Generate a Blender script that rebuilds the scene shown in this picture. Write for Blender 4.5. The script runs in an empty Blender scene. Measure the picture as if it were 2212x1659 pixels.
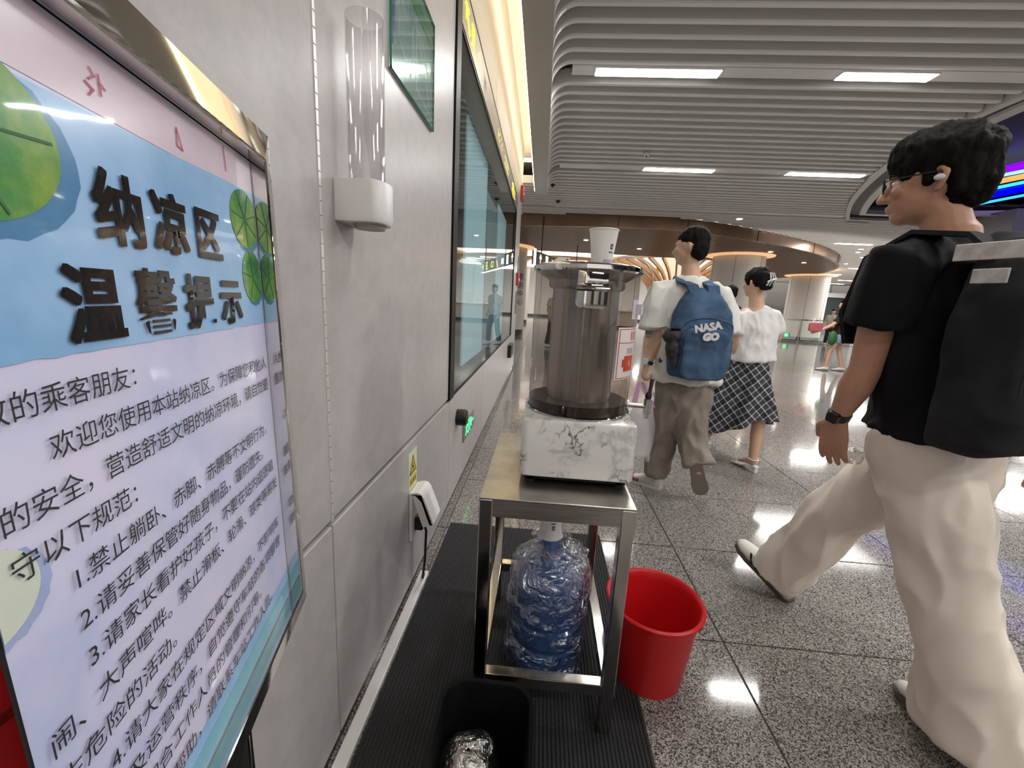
import bpy, bmesh, math, random
from mathutils import Vector, Matrix, noise
random.seed(7)
S = bpy.context.scene
COL = S.collection
PI = math.pi
# ---------------------------------------------------------------- camera
CAM_H = 1.3

F_PX = 890.0
_r, _p, _y = (0.052124, 0.201473, -0.062374)
def _cam_rows():
    cr, sr, cp, sp, cy, sy = math.cos(_r), math.sin(_r), math.cos(_p), math.sin(_p), math.cos(_y), math.sin(_y)
    B = Matrix(((1, 0, 0), (0, 0, -1), (0, 1, 0)))
    Y = Matrix(((cy, -sy, 0), (sy, cy, 0), (0, 0, 1)))
    P = Matrix(((1, 0, 0), (0, cp, -sp), (0, sp, cp)))
    R = Matrix(((cr, -sr, 0), (sr, cr, 0), (0, 0, 1)))
    return R @ P @ B @ Y
CM = _cam_rows()
cam = bpy.data.cameras.new('camera')
cam.sensor_width = 36.0
cam.lens = F_PX / 2212 * 36.0
cam.clip_start = 0.02
cam.clip_end = 300
cam_o = bpy.data.objects.new('camera', cam)
COL.objects.link(cam_o)
right, down, fwd = CM[0], CM[1], CM[2]
cam_o.matrix_world = Matrix(((right[0], -down[0], -fwd[0], 0), (right[1], -down[1], -fwd[1], 0), (right[2], -down[2], -fwd[2], CAM_H), (0, 0, 0, 1)))
S.camera = cam_o
# ---------------------------------------------------------------- world, exposure
w = bpy.data.worlds.new('world'); S.world = w
w.use_nodes = True
w.node_tree.nodes['Background'].inputs[0].default_value = (1.0, 0.96, 0.93, 1)
w.node_tree.nodes['Background'].inputs[1].default_value = 0.86
S.view_settings.view_transform = 'Standard'
S.view_settings.look = 'None'
S.view_settings.exposure = 0.38
S.view_settings.gamma = 1.0
S.view_settings.use_curve_mapping = False

def P(px, py, Y):
    """world point on the vertical plane y=Y seen at photo pixel (px,py)"""
    d = CM.transposed() @ Vector((px - 1106, py - 829.5, F_PX))
    return Vector((0, 0, CAM_H)) + d * (Y / d.y)

# ---------------------------------------------------------------- materials
def mat(name, col, rough=0.5, metal=0.0, spec=0.5, emis=None, estr=0, alpha=1, trans=0, coat=0, ior=1.45, sss=0):
    m = bpy.data.materials.new(name); m.use_nodes = True
    b = m.node_tree.nodes['Principled BSDF']
    b.inputs['Base Color'].default_value = (*col, 1)
    b.inputs['Roughness'].default_value = rough
    b.inputs['Metallic'].default_value = metal
    b.inputs['Specular IOR Level'].default_value = spec
    b.inputs['IOR'].default_value = ior
    b.inputs['Alpha'].default_value = alpha
    b.inputs['Transmission Weight'].default_value = trans
    b.inputs['Coat Weight'].default_value = coat
    if sss:
        b.inputs['Subsurface Weight'].default_value = sss
        b.inputs['Subsurface Radius'].default_value = (.02, .008, .004)
    if emis:
        b.inputs['Emission Color'].default_value = (*emis, 1)
        b.inputs['Emission Strength'].default_value = estr
    return m
def NT(m):
    return m.node_tree.nodes, m.node_tree.links, m.node_tree.nodes['Principled BSDF']
def ramp(nt, stops, interp='LINEAR'):
    r = nt.new('ShaderNodeValToRGB'); r.color_ramp.interpolation = interp
    e = r.color_ramp.elements
    while len(e) < len(stops): e.new(0.5)
    for k, (p, c) in enumerate(stops):
        e[k].position = p; e[k].color = (*c, 1)
    return r
def coords(m, scale=(1, 1, 1), kind='Object', rot=(0, 0, 0)):
    n, l, b = NT(m)
    t = n.new('ShaderNodeTexCoord'); mp = n.new('ShaderNodeMapping')
    if kind == 'World':
        g = n.new('ShaderNodeNewGeometry'); l.new(g.outputs['Position'], mp.inputs[0])
    else:
        l.new(t.outputs[kind], mp.inputs[0])
    mp.inputs['Scale'].default_value = scale
    mp.inputs['Rotation'].default_value = rot
    return mp.outputs[0]
def noise_col(m, stops, scale=5, detail=4, kind='World', cs=(1, 1, 1), rough=.55, dist=0, bump=0, bdist=.01, rot=(0, 0, 0), interp='LINEAR'):
    n, l, b = NT(m)
    c = coords(m, cs, kind, rot)
    t = n.new('ShaderNodeTexNoise'); t.inputs['Scale'].default_value = scale; t.inputs['Detail'].default_value = detail
    t.inputs['Roughness'].default_value = rough; t.inputs['Distortion'].default_value = dist
    l.new(c, t.inputs['Vector'])
    if stops:
        r = ramp(n, stops, interp); l.new(t.outputs['Fac'], r.inputs[0]); l.new(r.outputs[0], b.inputs['Base Color'])
    if bump:
        bp = n.new('ShaderNodeBump'); bp.inputs['Strength'].default_value = bump; bp.inputs['Distance'].default_value = bdist
        l.new(t.outputs['Fac'], bp.inputs['Height']); l.new(bp.outputs[0], b.inputs['Normal'])
    return t

# ---------------------------------------------------------------- mesh builder
class MB:
    def __init__(s): s.v = []; s.f = []; s.mi = []; s.cur = 0
    def add(s, vs, fs):
        o = len(s.v); s.v += [Vector(v) for v in vs]
        s.f += [tuple(i + o for i in f) for f in fs]; s.mi += [s.cur] * len(fs); return s
    def box(s, lo, hi, R=None, c=None):
        x0, y0, z0 = lo; x1, y1, z1 = hi
        v = [Vector(p) for p in ((x0, y0, z0), (x1, y0, z0), (x1, y1, z0), (x0, y1, z0), (x0, y0, z1), (x1, y0, z1), (x1, y1, z1), (x0, y1, z1))]
        if R is not None:
            c = Vector(c) if c is not None else Vector((0, 0, 0)); v = [R @ (p - c) + c for p in v]
        return s.add(v, [(3, 2, 1, 0), (4, 5, 6, 7), (0, 1, 5, 4), (1, 2, 6, 5), (2, 3, 7, 6), (3, 0, 4, 7)])
    def loft(s, rings, cap0=True, cap1=True, closed=True, loop=False):
        n = len(rings[0]); o = len(s.v)
        vs = [p for r in rings for p in r]; fs = []
        m = len(rings)
        for i in range(m - 1 + (1 if loop else 0)):
            a = i * n; b = ((i + 1) % m) * n
            for j in range(n if closed else n - 1):
                k = (j + 1) % n
                fs.append((a + j, a + k, b + k, b + j))
        if cap0 and not loop: fs.append(tuple(reversed(range(n))))
        if cap1 and not loop: fs.append(tuple((m - 1) * n + j for j in range(n)))
        return s.add(vs, fs)
    def tube(s, pts, r, n=8, caps=True, closed=False):
        pts = [Vector(p) for p in pts]; m = len(pts)
        rr = r if isinstance(r, (list, tuple)) else [r] * m
        rings = []; ref = None
        for i, p in enumerate(pts):
            if closed: t = pts[(i + 1) % m] - pts[i - 1]
            else: t = pts[min(i + 1, m - 1)] - pts[max(i - 1, 0)]
            t.normalize()
            if ref is None: ref = Vector((0, 0, 1)) if abs(t.z) < .9 else Vector((1, 0, 0))
            u = ref - t * ref.dot(t)
            if u.length < 1e-4: u = t.orthogonal()
            u.normalize(); ref = u; w_ = t.cross(u)
            rings.append([p + (u * math.cos(2 * PI * j / n) + w_ * math.sin(2 * PI * j / n)) * rr[i] for j in range(n)])
        return s.loft(rings, caps, caps, True, closed)
    def lathe(s, prof, c=(0, 0, 0), n=32, caps=True):
        c = Vector(c)
        rings = [[c + Vector((r * math.cos(2 * PI * j / n), r * math.sin(2 * PI * j / n), z)) for j in range(n)] for r, z in prof]
        return s.loft(rings, caps and prof[0][0] > 1e-4, caps and prof[-1][0] > 1e-4)
    def prism(s, poly, z0, z1):
        n = len(poly)
        return s.loft([[Vector((p[0], p[1], z0)) for p in poly], [Vector((p[0], p[1], z1)) for p in poly]])
    def ell(s, c, r, n=16, m=10, R=None):
        c = Vector(c); rings = []
        for i in range(m + 1):
            a = PI * i / m; q = max(math.sin(a), .01)
            ring = []
            for j in range(n):
                v = Vector((r[0] * q * math.cos(2 * PI * j / n), r[1] * q * math.sin(2 * PI * j / n), -r[2] * math.cos(a)))
                ring.append(c + (R @ v if R is not None else v))
            rings.append(ring)
        return s.loft(rings)
    def xf(s, M): s.v = [M @ v for v in s.v]; return s
    def build(s, name, m, parent=None, smooth=False, bev=0, seg=2, loc=None, kind=None, weld=False, flipfix=True):
        me = bpy.data.meshes.new(name)
        L = Vector(loc) if loc is not None else Vector((0, 0, 0))
        base = Vector(parent['_w']) if parent is not None and '_w' in parent else Vector((0, 0, 0))
        if parent is None: off = L
        else: off = base
        me.from_pydata([v - off for v in s.v], [], s.f)
        ms = m if isinstance(m, (list, tuple)) else [m]
        for q in ms: me.materials.append(q)
        if len(ms) > 1: me.polygons.foreach_set('material_index', s.mi)
        if flipfix or weld or bev:
            bm = bmesh.new(); bm.from_mesh(me)
            if weld: bmesh.ops.remove_doubles(bm, verts=bm.verts, dist=weld if isinstance(weld, float) else 1e-5)
            if bev:
                ed = [e for e in bm.edges if len(e.link_faces) == 2 and e.calc_face_angle(0) > .6]
                bmesh.ops.bevel(bm, geom=ed, offset=bev, segments=seg, affect='EDGES', profile=.5)
            if flipfix: bmesh.ops.recalc_face_normals(bm, faces=bm.faces)
            bm.to_mesh(me); bm.free()
        if smooth:
            me.polygons.foreach_set('use_smooth', [True] * len(me.polygons))
            if smooth != 2: me.set_sharp_from_angle(angle=math.radians(40))
        return link(name, me, parent, off if parent is None else None, kind)
def link(name, me, parent=None, loc=None, kind=None):
    o = bpy.data.objects.new(name, me); COL.objects.link(o)
    if parent is not None:
        o.parent = parent; o['_w'] = parent['_w'] if '_w' in parent else (0, 0, 0)
    else:
        if loc is not None: o.location = loc
        o['_w'] = tuple(loc) if loc is not None else (0, 0, 0)
    if kind: o['kind'] = kind
    return o
def tag(o, label=None, cat=None, group=None, kind=None):
    if label: o['label'] = label
    if cat: o['category'] = cat
    if group: o['group'] = group
    if kind: o['kind'] = kind
    return o
def thing(name, loc, label, cat, group=None):
    o = bpy.data.objects.new(name, None); COL.objects.link(o)
    o.empty_display_size = .1
    o.location = loc; o['_w'] = tuple(loc)
    return tag(o, label, cat, group)
def setting(name, loc=(0, 0, 0)):
    o = bpy.data.objects.new(name, None); COL.objects.link(o); o.location = loc; o['_w'] = tuple(loc); o['kind'] = 'structure'
    return o
def text_mesh(body, size, offset=0, space=1.0, align='LEFT', depth=0, xs=1.0):
    c = bpy.data.curves.new('txt', 'FONT'); c.body = body; c.size = size; c.offset = offset
    c.space_character = space; c.align_x = align; c.extrude = depth; c.resolution_u = 2
    o = bpy.data.objects.new('txt', c); COL.objects.link(o)
    dg = bpy.context.evaluated_depsgraph_get()
    me = bpy.data.meshes.new_from_object(o.evaluated_get(dg))
    bpy.data.objects.remove(o); bpy.data.curves.remove(c)
    if xs != 1: me.transform(Matrix.Diagonal((xs, 1, 1, 1)))
    return me
def bold_text(name, body, size, m, parent, origin, ux, uy, d=.0012):
    bm = bmesh.new(); me0 = text_mesh(body, size, offset=.0006)
    for k, (dx, dy) in enumerate([(i * d, j * d * .7) for i in (-1, 0, 1) for j in (-1, 0, 1)]):
        t = me0.copy(); t.transform(Matrix.Translation((dx, dy, k * .00003))); bm.from_mesh(t); bpy.data.meshes.remove(t)
    me = bpy.data.meshes.new(name); bm.to_mesh(me); bm.free(); bpy.data.meshes.remove(me0)
    ux = Vector(ux).normalized(); uy = Vector(uy).normalized(); uz = ux.cross(uy); O = Vector(origin) - Vector(parent['_w'])
    me.transform(Matrix(((ux.x, uy.x, uz.x, O.x), (ux.y, uy.y, uz.y, O.y), (ux.z, uy.z, uz.z, O.z), (0, 0, 0, 1)))); me.materials.clear(); me.materials.append(m)
    return link(name, me, parent)
def put_text(name, body, size, m, parent, origin, ux, uy, **k):
    """flat lettering on a surface: origin = baseline start (world), ux / uy = reading and up directions"""
    me = text_mesh(body, size, **k)
    ux = Vector(ux).normalized(); uy = Vector(uy).normalized(); uz = ux.cross(uy)
    O = Vector(origin) - Vector(parent['_w'] if parent is not None else (0, 0, 0))
    M4 = Matrix(((ux.x, uy.x, uz.x, O.x), (ux.y, uy.y, uz.y, O.y), (ux.z, uy.z, uz.z, O.z), (0, 0, 0, 1)))
    me.transform(M4); me.materials.clear(); me.materials.append(m)
    return link(name, me, parent)
def rrect(w_, h_, r, n=5, cx=0, cy=0):
    pts = []
    for sx, sy, a0 in ((1, 1, 0), (-1, 1, 90), (-1, -1, 180), (1, -1, 270)):
        for k in range(n + 1):
            a = math.radians(a0 + 90 * k / n)
            pts.append((cx + sx * (w_ / 2 - r) + r * math.cos(a), cy + sy * (h_ / 2 - r) + r * math.sin(a)))
    return pts

def clear_mat(name, tint, fac, rough=.03, col=(1, 1, 1), bump=0, bscale=20, ior=3.5, base=0.0, dist=.01):
    m = bpy.data.materials.new(name); m.use_nodes = True
    n = m.node_tree.nodes; l = m.node_tree.links; n.clear()
    out = n.new('ShaderNodeOutputMaterial'); mixs = n.new('ShaderNodeMixShader'); tr = n.new('ShaderNodeBsdfTransparent'); gl = n.new('ShaderNodeBsdfGlossy'); fr = n.new('ShaderNodeLayerWeight'); pw = n.new('ShaderNodeMath'); pw.operation = 'POWER'; pw.inputs[1].default_value = ior
    fr.inputs[0].default_value = .5; l.new(fr.outputs['Facing'], pw.inputs[0]); gl.inputs['Roughness'].default_value = rough; tr.inputs[0].default_value = (*tint, 1); gl.inputs[0].default_value = (*col, 1)
    mt_ = n.new('ShaderNodeMath'); mt_.operation = 'MULTIPLY_ADD'; mt_.use_clamp = True; mt_.inputs[1].default_value = fac; mt_.inputs[2].default_value = base
    l.new(pw.outputs[0], mt_.inputs[0]); l.new(mt_.outputs[0], mixs.inputs[0]); l.new(tr.outputs[0], mixs.inputs[1]); l.new(gl.outputs[0], mixs.inputs[2]); l.new(mixs.outputs[0], out.inputs[0])
    if bump:
        tc_ = n.new('ShaderNodeTexCoord'); t = n.new('ShaderNodeTexNoise'); t.inputs['Scale'].default_value = bscale; t.inputs['Detail'].default_value = 3; t.inputs['Distortion'].default_value = .8
        bp = n.new('ShaderNodeBump'); bp.inputs['Strength'].default_value = bump; bp.inputs['Distance'].default_value = dist
        l.new(tc_.outputs['Object'], t.inputs['Vector']); l.new(t.outputs['Fac'], bp.inputs['Height']); l.new(bp.outputs[0], gl.inputs['Normal']); l.new(bp.outputs[0], fr.inputs['Normal'])
    return m
# ================================================================ materials of the hall
M_gran = mat('granite', (.4, .38, .36), rough=.085, spec=.42)
n, l, b = NT(M_gran)
cc = coords(M_gran, (1, 1, 1), 'World')
v1 = n.new('ShaderNodeTexVoronoi'); v1.inputs['Scale'].default_value = 270; l.new(cc, v1.inputs['Vector'])
sep = n.new('ShaderNodeSeparateColor'); l.new(v1.outputs['Color'], sep.inputs[0])
rp = ramp(n, [(0, (.05, .045, .042)), (.22, (.14, .125, .115)), (.42, (.29, .265, .245)), (.76, (.44, .41, .385))], 'CONSTANT'); l.new(sep.outputs[0], rp.inputs[0])
big = n.new('ShaderNodeTexNoise'); big.inputs['Scale'].default_value = 1.3; l.new(cc, big.inputs['Vector'])
mx = n.new('ShaderNodeMix'); mx.data_type = 'RGBA'; mx.blend_type = 'MULTIPLY'; mx.inputs['Factor'].default_value = .25
l.new(rp.outputs[0], mx.inputs[6]); l.new(big.outputs['Color'], mx.inputs[7]); l.new(rp.outputs[0], mx.inputs[6])
bw = n.new('ShaderNodeRGBToBW'); l.new(big.outputs['Color'], bw.inputs[0]); l.new(bw.outputs[0], mx.inputs[7])
l.new(mx.outputs[2], b.inputs['Base Color'])
M_grout = mat('grout', (.10, .09, .085), .6)
M_wall = mat('wall_panel_plaster', (.5, .47, .46), rough=.34, spec=.35)
noise_col(M_wall, [(.3, (.37, .347, .346)), (.5, (.42, .392, .388)), (.62, (.45, .418, .413)), (.75, (.385, .36, .357))], scale=14, detail=8, rough=.72, bump=.05, bdist=.002)
M_joint = mat('joint_dark', (.06, .055, .05), .6)
M_base = mat('baseboard_dark', (.045, .045, .043), .25)
M_chrome = mat('polished_steel', (.62, .61, .59), rough=.06, metal=1)
M_steel = mat('brushed_steel', (.5, .475, .44), rough=.3, metal=1)
noise_col(M_steel, [(.3, (.40, .375, .345)), (.7, (.58, .55, .51))], scale=12, detail=5, cs=(1, 1, 9), bump=.04, bdist=.002)
M_steel2 = mat('shiny_tube_steel', (.56, .53, .49), rough=.13, metal=1)
noise_col(M_steel2, [(.35, (.46, .43, .39)), (.65, (.62, .59, .545))], scale=7, detail=5, cs=(1, 1, .35))
M_white = mat('white_plastic', (.74, .72, .72), .35)
M_cream = mat('column_cream', (.66, .62, .575), .45)
M_black = mat('black_plastic', (.012, .012, .013), .35)
M_blackm = mat('black_matte', (.02, .02, .02), .7)
M_slat = mat('ceiling_slat_paint', (.80, .77, .75), .36)
M_slatback = mat('ceiling_void', (.055, .05, .05), .8)
M_lamp = mat('lamp_diffuser', (1, 1, 1), .5, emis=(1, .99, .95), estr=14)
M_spot = mat('spot_lens', (1, 1, 1), .5, emis=(1, .93, .8), estr=30)
M_cove = mat('cove_strip', (1, .9, .6), .5, emis=(1, .82, .5), estr=14)
M_bronze = mat('bronze_fascia', (.20, .115, .07), .32, metal=.45)
noise_col(M_bronze, [(.3, (.17, .10, .06)), (.7, (.24, .14, .085))], scale=1.5)
M_brslat = mat('brown_slat', (.30, .19, .125), .35, metal=.2)
M_brdark = mat('brown_void', (.03, .02, .016), .8)
M_wood = mat('pale_timber', (.66, .40, .21), .4)
noise_col(M_wood, [(.35, (.58, .34, .17)), (.65, (.72, .46, .25))], scale=3, cs=(1, 1, 6))
M_farwall = mat('far_wall', (.50, .475, .44), .5)
M_soffit = mat('soffit_paint', (.45, .415, .37), .3)
M_dark = mat('dark_recess', (.02, .018, .022), .5)

# ================================================================ floor: slab + separate granite tiles
fl = MB().box((-14, -14, -.2), (60, 70, -.006)).build('floor', M_grout, kind='structure')
TP = .655; TXW = 1.28; TX0 = .81 - 2 * TXW; TY0 = 1.475 - 3 * TP
tile_me = {}
def tile_mesh(wx, wy, g=.0035):
    k = (round(wx, 3), round(wy, 3))
    if k not in tile_me:
        o = MB().box((g, g, -.02), (wx - g, wy - g, 0)).build('tile', M_gran, fl, bev=.0012, seg=1)
        tile_me[k] = o.data
        bpy.data.objects.remove(o)
    return tile_me[k]
for iy in range(0, 20):
    for ix in range(0, 10):
        x, y = TX0 + ix * TXW, TY0 + iy * TP
        if x + TXW < -.56 or math.hypot(x, y) > 11.5: continue
        o = link('tile', tile_mesh(TXW, TP), fl); o.location = (x, y, 0)
# the rest of the floor: too far (or out of view) to tell the tiles apart -> joined
far = MB(); g = .0035
for iy in range(-17, 80):
    for ix in range(-9, 34):
        x, y = TX0 + ix * TXW, TY0 + iy * TP
        if 0 <= ix < 10 and 0 <= iy < 20 and not (x + TXW < -.56 or math.hypot(x, y) > 11.5): continue
        far.add([(x + g, y + g, 0), (x + TXW - g, y + g, 0), (x + TXW - g, y + TP - g, 0), (x + g, y + TP - g, 0)], [(0, 1, 2, 3)])
o = far.build('distant_tiles', M_gran, fl, flipfix=False); tag(o, kind='stuff')

# ================================================================ left wall: backing + panels
WX = -.5
wl = MB().box((-.95, -3, 0), (-.535, 2.25, 5)).box((-.95, 2.25, 0), (-.535, 6.95, .70)).box((-.95, 2.25, 2.90), (-.535, 6.95, 5)).box((-.95, 6.95, 0), (-.535, 8.05, 5)).box((-1.2, 2.25, .6), (-.93, 6.95, 3)).build('wall_left', M_joint, kind='structure')
def panel(y0, y1, z0, z1, m=M_wall, x=WX):
    return MB().box((x - .028, y0 + .0025, z0 + .004), (x, y1 - .0025, z1 - .004)).build('wall_panel', m, wl, bev=.002, seg=1)
ys = [-2.2, -.6, .93, 2.285, 3.66, 5.03, 6.4, 8.05]
for a, c in zip(ys[:-1], ys[1:]):
    panel(a, c, .05, .712)
panel(-2.2, -.6, .722, 5); panel(-.6, .93, .722, 5); panel(.93, 2.248, .722, 5)
for a, c in zip([2.248, 3.90, 5.4, 6.9], [3.90, 5.4, 6.9, 8.05]):
    panel(a, c, 2.895 if a < 6.8 else .722, 5)
# end cap of the wall
MB().box((-.95, 8.05, 0), (-.50, 8.08, 5)).build('wall_end_panel', M_white, wl)
# shiny strip with studs in the vertical seam
st = MB().box((WX - .006, .9252, .722), (WX + .002, .9348, 5)).build('seam_strip', mat('seam_steel', (.80, .78, .76), .38, metal=.6), wl)
sm = MB()
for k in range(140): sm.box((WX - .004, .9255, .74 + k * .03), (WX + .0026, .9345, .7412 + k * .03))
sm.build('seam_notches', M_joint, wl)
MB().box((-.53, -3, 0), (-.515, 8.05, .052)).build('baseboard_left', M_base, kind='structure')

# ---- display window in the wall
M_glass = clear_mat('display_glass', (.9, .94, .94), .5, .0, col=(.95, .97, .97), ior=4, base=.08)
M_header = mat('header_metal', (.26, .235, .20), .35, metal=.6)
M_led = mat('yellow_led', (.9, .8, .05), .5, emis=(1, .88, .02), estr=2.2)
win = setting('window_1', (WX, 4.6, .72))
MB().box((-.525, 2.262, .718), (-.492, 6.9, 2.66)).v and None
f = MB()
f.box((-.54, 2.25, .718), (-.490, 2.355, 2.86)); f.box((-.54, 6.86, .718), (-.493, 6.895, 2.86)); f.box((-.54, 2.295, .718), (-.497, 6.86, .728)); f.box((-.54, 2.295, 2.642), (-.497, 6.86, 2.655))
f.build('window_frame', mat('frame_black', (.006, .006, .006), .45, spec=.2), win)
MB().box((-.508, 2.355, .728), (-.502, 6.86, 2.642)).build('glass_pane', M_glass, win)
M_casein = mat('case_interior', (.035, .037, .04), .4)
M_paleblue = mat('pale_blue_glow_panel', (.36, .55, .60), .35, emis=(.38, .56, .62), estr=.34)  # emission added so the case panels look bright behind the glass
M_greyblue = mat('grey_blue_glow_panel', (.12, .16, .18), .35, emis=(.1, .16, .19), estr=.5)
c = MB(); c.box((-.92, 2.30, .72), (-.90, 6.86, 2.65)); c.box((-.92, 2.295, .715), (-.54, 6.86, .725)); c.box((-.92, 2.295, 2.65), (-.54, 6.86, 2.66)); c.build('case_lining', M_casein, win)
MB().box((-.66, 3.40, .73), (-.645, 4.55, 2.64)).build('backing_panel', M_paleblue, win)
MB().box((-.66, 4.60, .73), (-.645, 5.6, 2.4)).build('backing_panel', M_greyblue, win)
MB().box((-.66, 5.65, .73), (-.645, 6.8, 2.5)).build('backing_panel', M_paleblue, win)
MB().box((-.54, 2.295, 2.66), (-.494, 6.86, 2.86)).build('header_board', M_header, win)
# header signs: arrow, way-out icon, F and small characters
def strokes(segs, wd, name, m, parent, O, ux, uy, depth=.003):
    mb = MB(); ux = Vector(ux); uy = Vector(uy); uz = ux.cross(uy); O = Vector(O)
    for (a, b2) in segs:
        a = Vector(a); b2 = Vector(b2); d = (b2 - a)
        if d.length < 1e-6: continue
        d.normalize(); q = Vector((-d.y, d.x)) * wd / 2; a = a - d * wd / 2; b2 = b2 + d * wd / 2
        pp = [a + q, a - q, b2 - q, b2 + q]
        mb.loft([[O + ux * p.x + uy * p.y for p in pp], [O + ux * p.x + uy * p.y + uz * depth for p in pp]])
    return mb.build(name, m, parent)
UY = (0, 1, 0); UZ = (0, 0, 1)
strokes([((0.01, .09), (.01, .035)), ((.01, .09), (.07, .09)), ((.015, .085), (.105, .005))], .017, 'arrow_mark', M_led, win, (-.4935, 2.46, 2.705), (0, 1, 0), UZ)
strokes([((0, .1), (.07, .1)), ((.07, .1), (.07, .0)), ((.01, .07), (.01, .05)), ((-.0, .07), (.05, .07)), ((.03, .03), (.0, .0)), ((.03, .03), (.03, .1))], .012, 'way_out_mark', M_led, win, (-.4935, 2.64, 2.70), (0, 1, 0), UZ)
put_text('letter_mark', 'F', .13, M_led, win, (-.4925, 2.90, 2.71), UY, UZ, offset=.004)
M_unlit = mat('unlit_mark', (.12, .10, .05), .4)
put_text('unlit_letter_mark', 'W', .13, M_unlit, win, (-.4925, 3.12, 2.71), UY, UZ, offset=.002)
put_text('small_characters', 'i :：：∷', .12, M_led, win, (-.4925, 4.05, 2.72), UY, UZ)
put_text('small_characters', '∷∴∷∵∷', .17, M_led, win, (-.4925, 4.7, 2.69), UY, UZ)
put_text('small_characters', '∷⁘∷∴∷', .18, M_led, win, (-.4925, 5.75, 2.69), UY, UZ, offset=.003)

# ================================================================ soffit / cove beside the wall
CZ = 3.56
MB().box((-.285, -3, 3.355), (-.0485, 8.6, 3.9)).build('trim_1', M_soffit, kind='structure')
MB().box((-.0505, -3, 3.35), (-.0455, 8.6, 3.375)).build('trim_2', M_white, kind='structure')
MB().box((-.53, -3, 3.98), (-.048, 8.6, 4.0)).build('trim_3', M_cream, kind='structure')
cv = MB().box((-.296, -3, 3.375), (-.287, 8.55, 3.395)).build('cove_light', M_cove, loc=(-.31, 3, 3.86))
tag(cv, 'warm yellow light strip hidden above the soffit beside the wall', 'light')

# ================================================================ ceiling
ring_top = [(-3.5, 12.6), (-.795, 11.703), (1.384, 11.40), (2.538, 11.357), (3.772, 11.589), (5.241, 12.262), (7.084, 13.384), (8.806, 14.653), (10.4, 16.2), (11.5, 17.6), (12.5, 19.3), (13.1, 21.0), (13.4, 23), (13.3, 25), (12.8, 26.5), (12.2, 27.6), (11.2, 27.2), (10.9, 25), (10.8, 22.4), (10.3, 20.6), (9.4, 19.1), (7.4, 18.0), (4.5, 17.5), (.5, 17.2), (-3.5, 17.2)]
def smooth_poly(p, k=2):
    for _ in range(k):
        q = []
        for i in range(len(p)):
            a, c = Vector(p[i]), Vector(p[(i + 1) % len(p)])
            q += [a * .75 + c * .25, a * .25 + c * .75]
        p = q
    return [(v.x, v.y) for v in (Vector(t) for t in p)]
ring_s = smooth_poly(ring_top, 2)
hole = [(7.3, 11.25), (6.55, 10.2), (5.84, 9.05), (5.27, 7.86), (4.84, 6.76), (4.66, 6.09), (4.62, 5.5), (4.6, 4.9), (4.75, 4.2), (5.2, 3.6), (8, 3), (12, 3), (17, 5), (17, 8.4)]
def inter(poly, y):
    xs = []
    for i in range(len(poly)):
        (x0, y0), (x1, y1) = poly[i], poly[(i + 1) % len(poly)]
        if (y0 - y) * (y1 - y) < 0: xs.append(x0 + (x1 - x0) * (y - y0) / (y1 - y0))
    return sorted(xs)
ce = MB()
ce.box((-.05, -6, 3.86), (4.3, 8.6, 3.9)); ce.box((-9, 8.6, 3.86), (4.3, 34, 3.9)); ce.box((4.3, 11.6, 3.86), (26, 34, 3.9)); ce.box((4.3, -6, 3.86), (26, 2.8, 3.9))
ceil = ce.build('ceiling', M_slatback, kind='structure')
# pieces of backing that follow the hole: the lid above it is part of the recess below
def slat_mesh(x0, x1, y, curved):
    wd, hh = .058, .14
    prof = [(-wd / 2, hh), (-wd / 2, .012), (-wd / 2 + .009, 0), (wd / 2 - .009, 0), (wd / 2, .012), (wd / 2, hh)]
    mb = MB(); rings = []
    path = [((x1, CZ), (0, 1))]
    if curved:
        cx, rad = .143, .19
        path.append(((cx, CZ), (0, 1)))
        for k in range(1, 9):
            a = PI / 2 * k / 8
            path.append(((cx - rad * math.sin(a), CZ - rad * (1 - math.cos(a))), (-math.sin(a), math.cos(a))))
    else: path.append(((x0, CZ), (0, 1)))
    for (px, pz), (nx, nz) in path:
        rings.append([Vector((px + nx * h, y + o, pz + nz * h)) for o, h in prof])
    return mb.loft(rings)
sy = 2.93 - .2 * 16 - .026
ycur = 3.755 - .029 - .2 * 22
lamp_rows = [4.675, 7.66, 10.65]
nsl = 0
farsl = MB(); 
while ycur < 33:
    near_lamp = any(abs(ycur - yr) < .09 for yr in lamp_rows)
    if not near_lamp:
        xs = sorted([-.06 if ycur < 8.6 else -8.5, 25] + inter(hole, ycur) + inter(ring_s, ycur))
        if 17.3 < ycur < 26.9:
            xs = [q for q in xs if q > 10.6]; xs = xs[-2:]
        for i in range(0, len(xs) - 1, 2):
            a, c = xs[i], xs[i + 1]
            if c - a < .05: continue
            cur = (i == 0 and ycur < 8.6)
            if ycur < 22:
                slat_mesh(a, c - .02, ycur, cur).build('slat', M_slat, ceil); nsl += 1
            else: 
                m_ = slat_mesh(a, c - .02, ycur, cur); farsl.add(m_.v, m_.f)
    ycur += .2
o = farsl.build('distant_slats', M_slat, ceil); tag(o, kind='stuff')
# flat infill strips of the lamp rows
for yr in lamp_rows:
    xs = inter(hole, yr); xe = xs[0] if xs else 9
    for a, c in ((-.045, xe - .05),):
        MB().box((a + .19, yr - .09, CZ + .012), (c, yr + .09, CZ + .03)).build('lamp_strip', M_slat, ceil)
# dark seam along the start of the slats' curve
MB().box((.141, -1, CZ + .1), (.146, 8.5, CZ + .13)).build('trim_4', M_joint, kind='structure')

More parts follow.
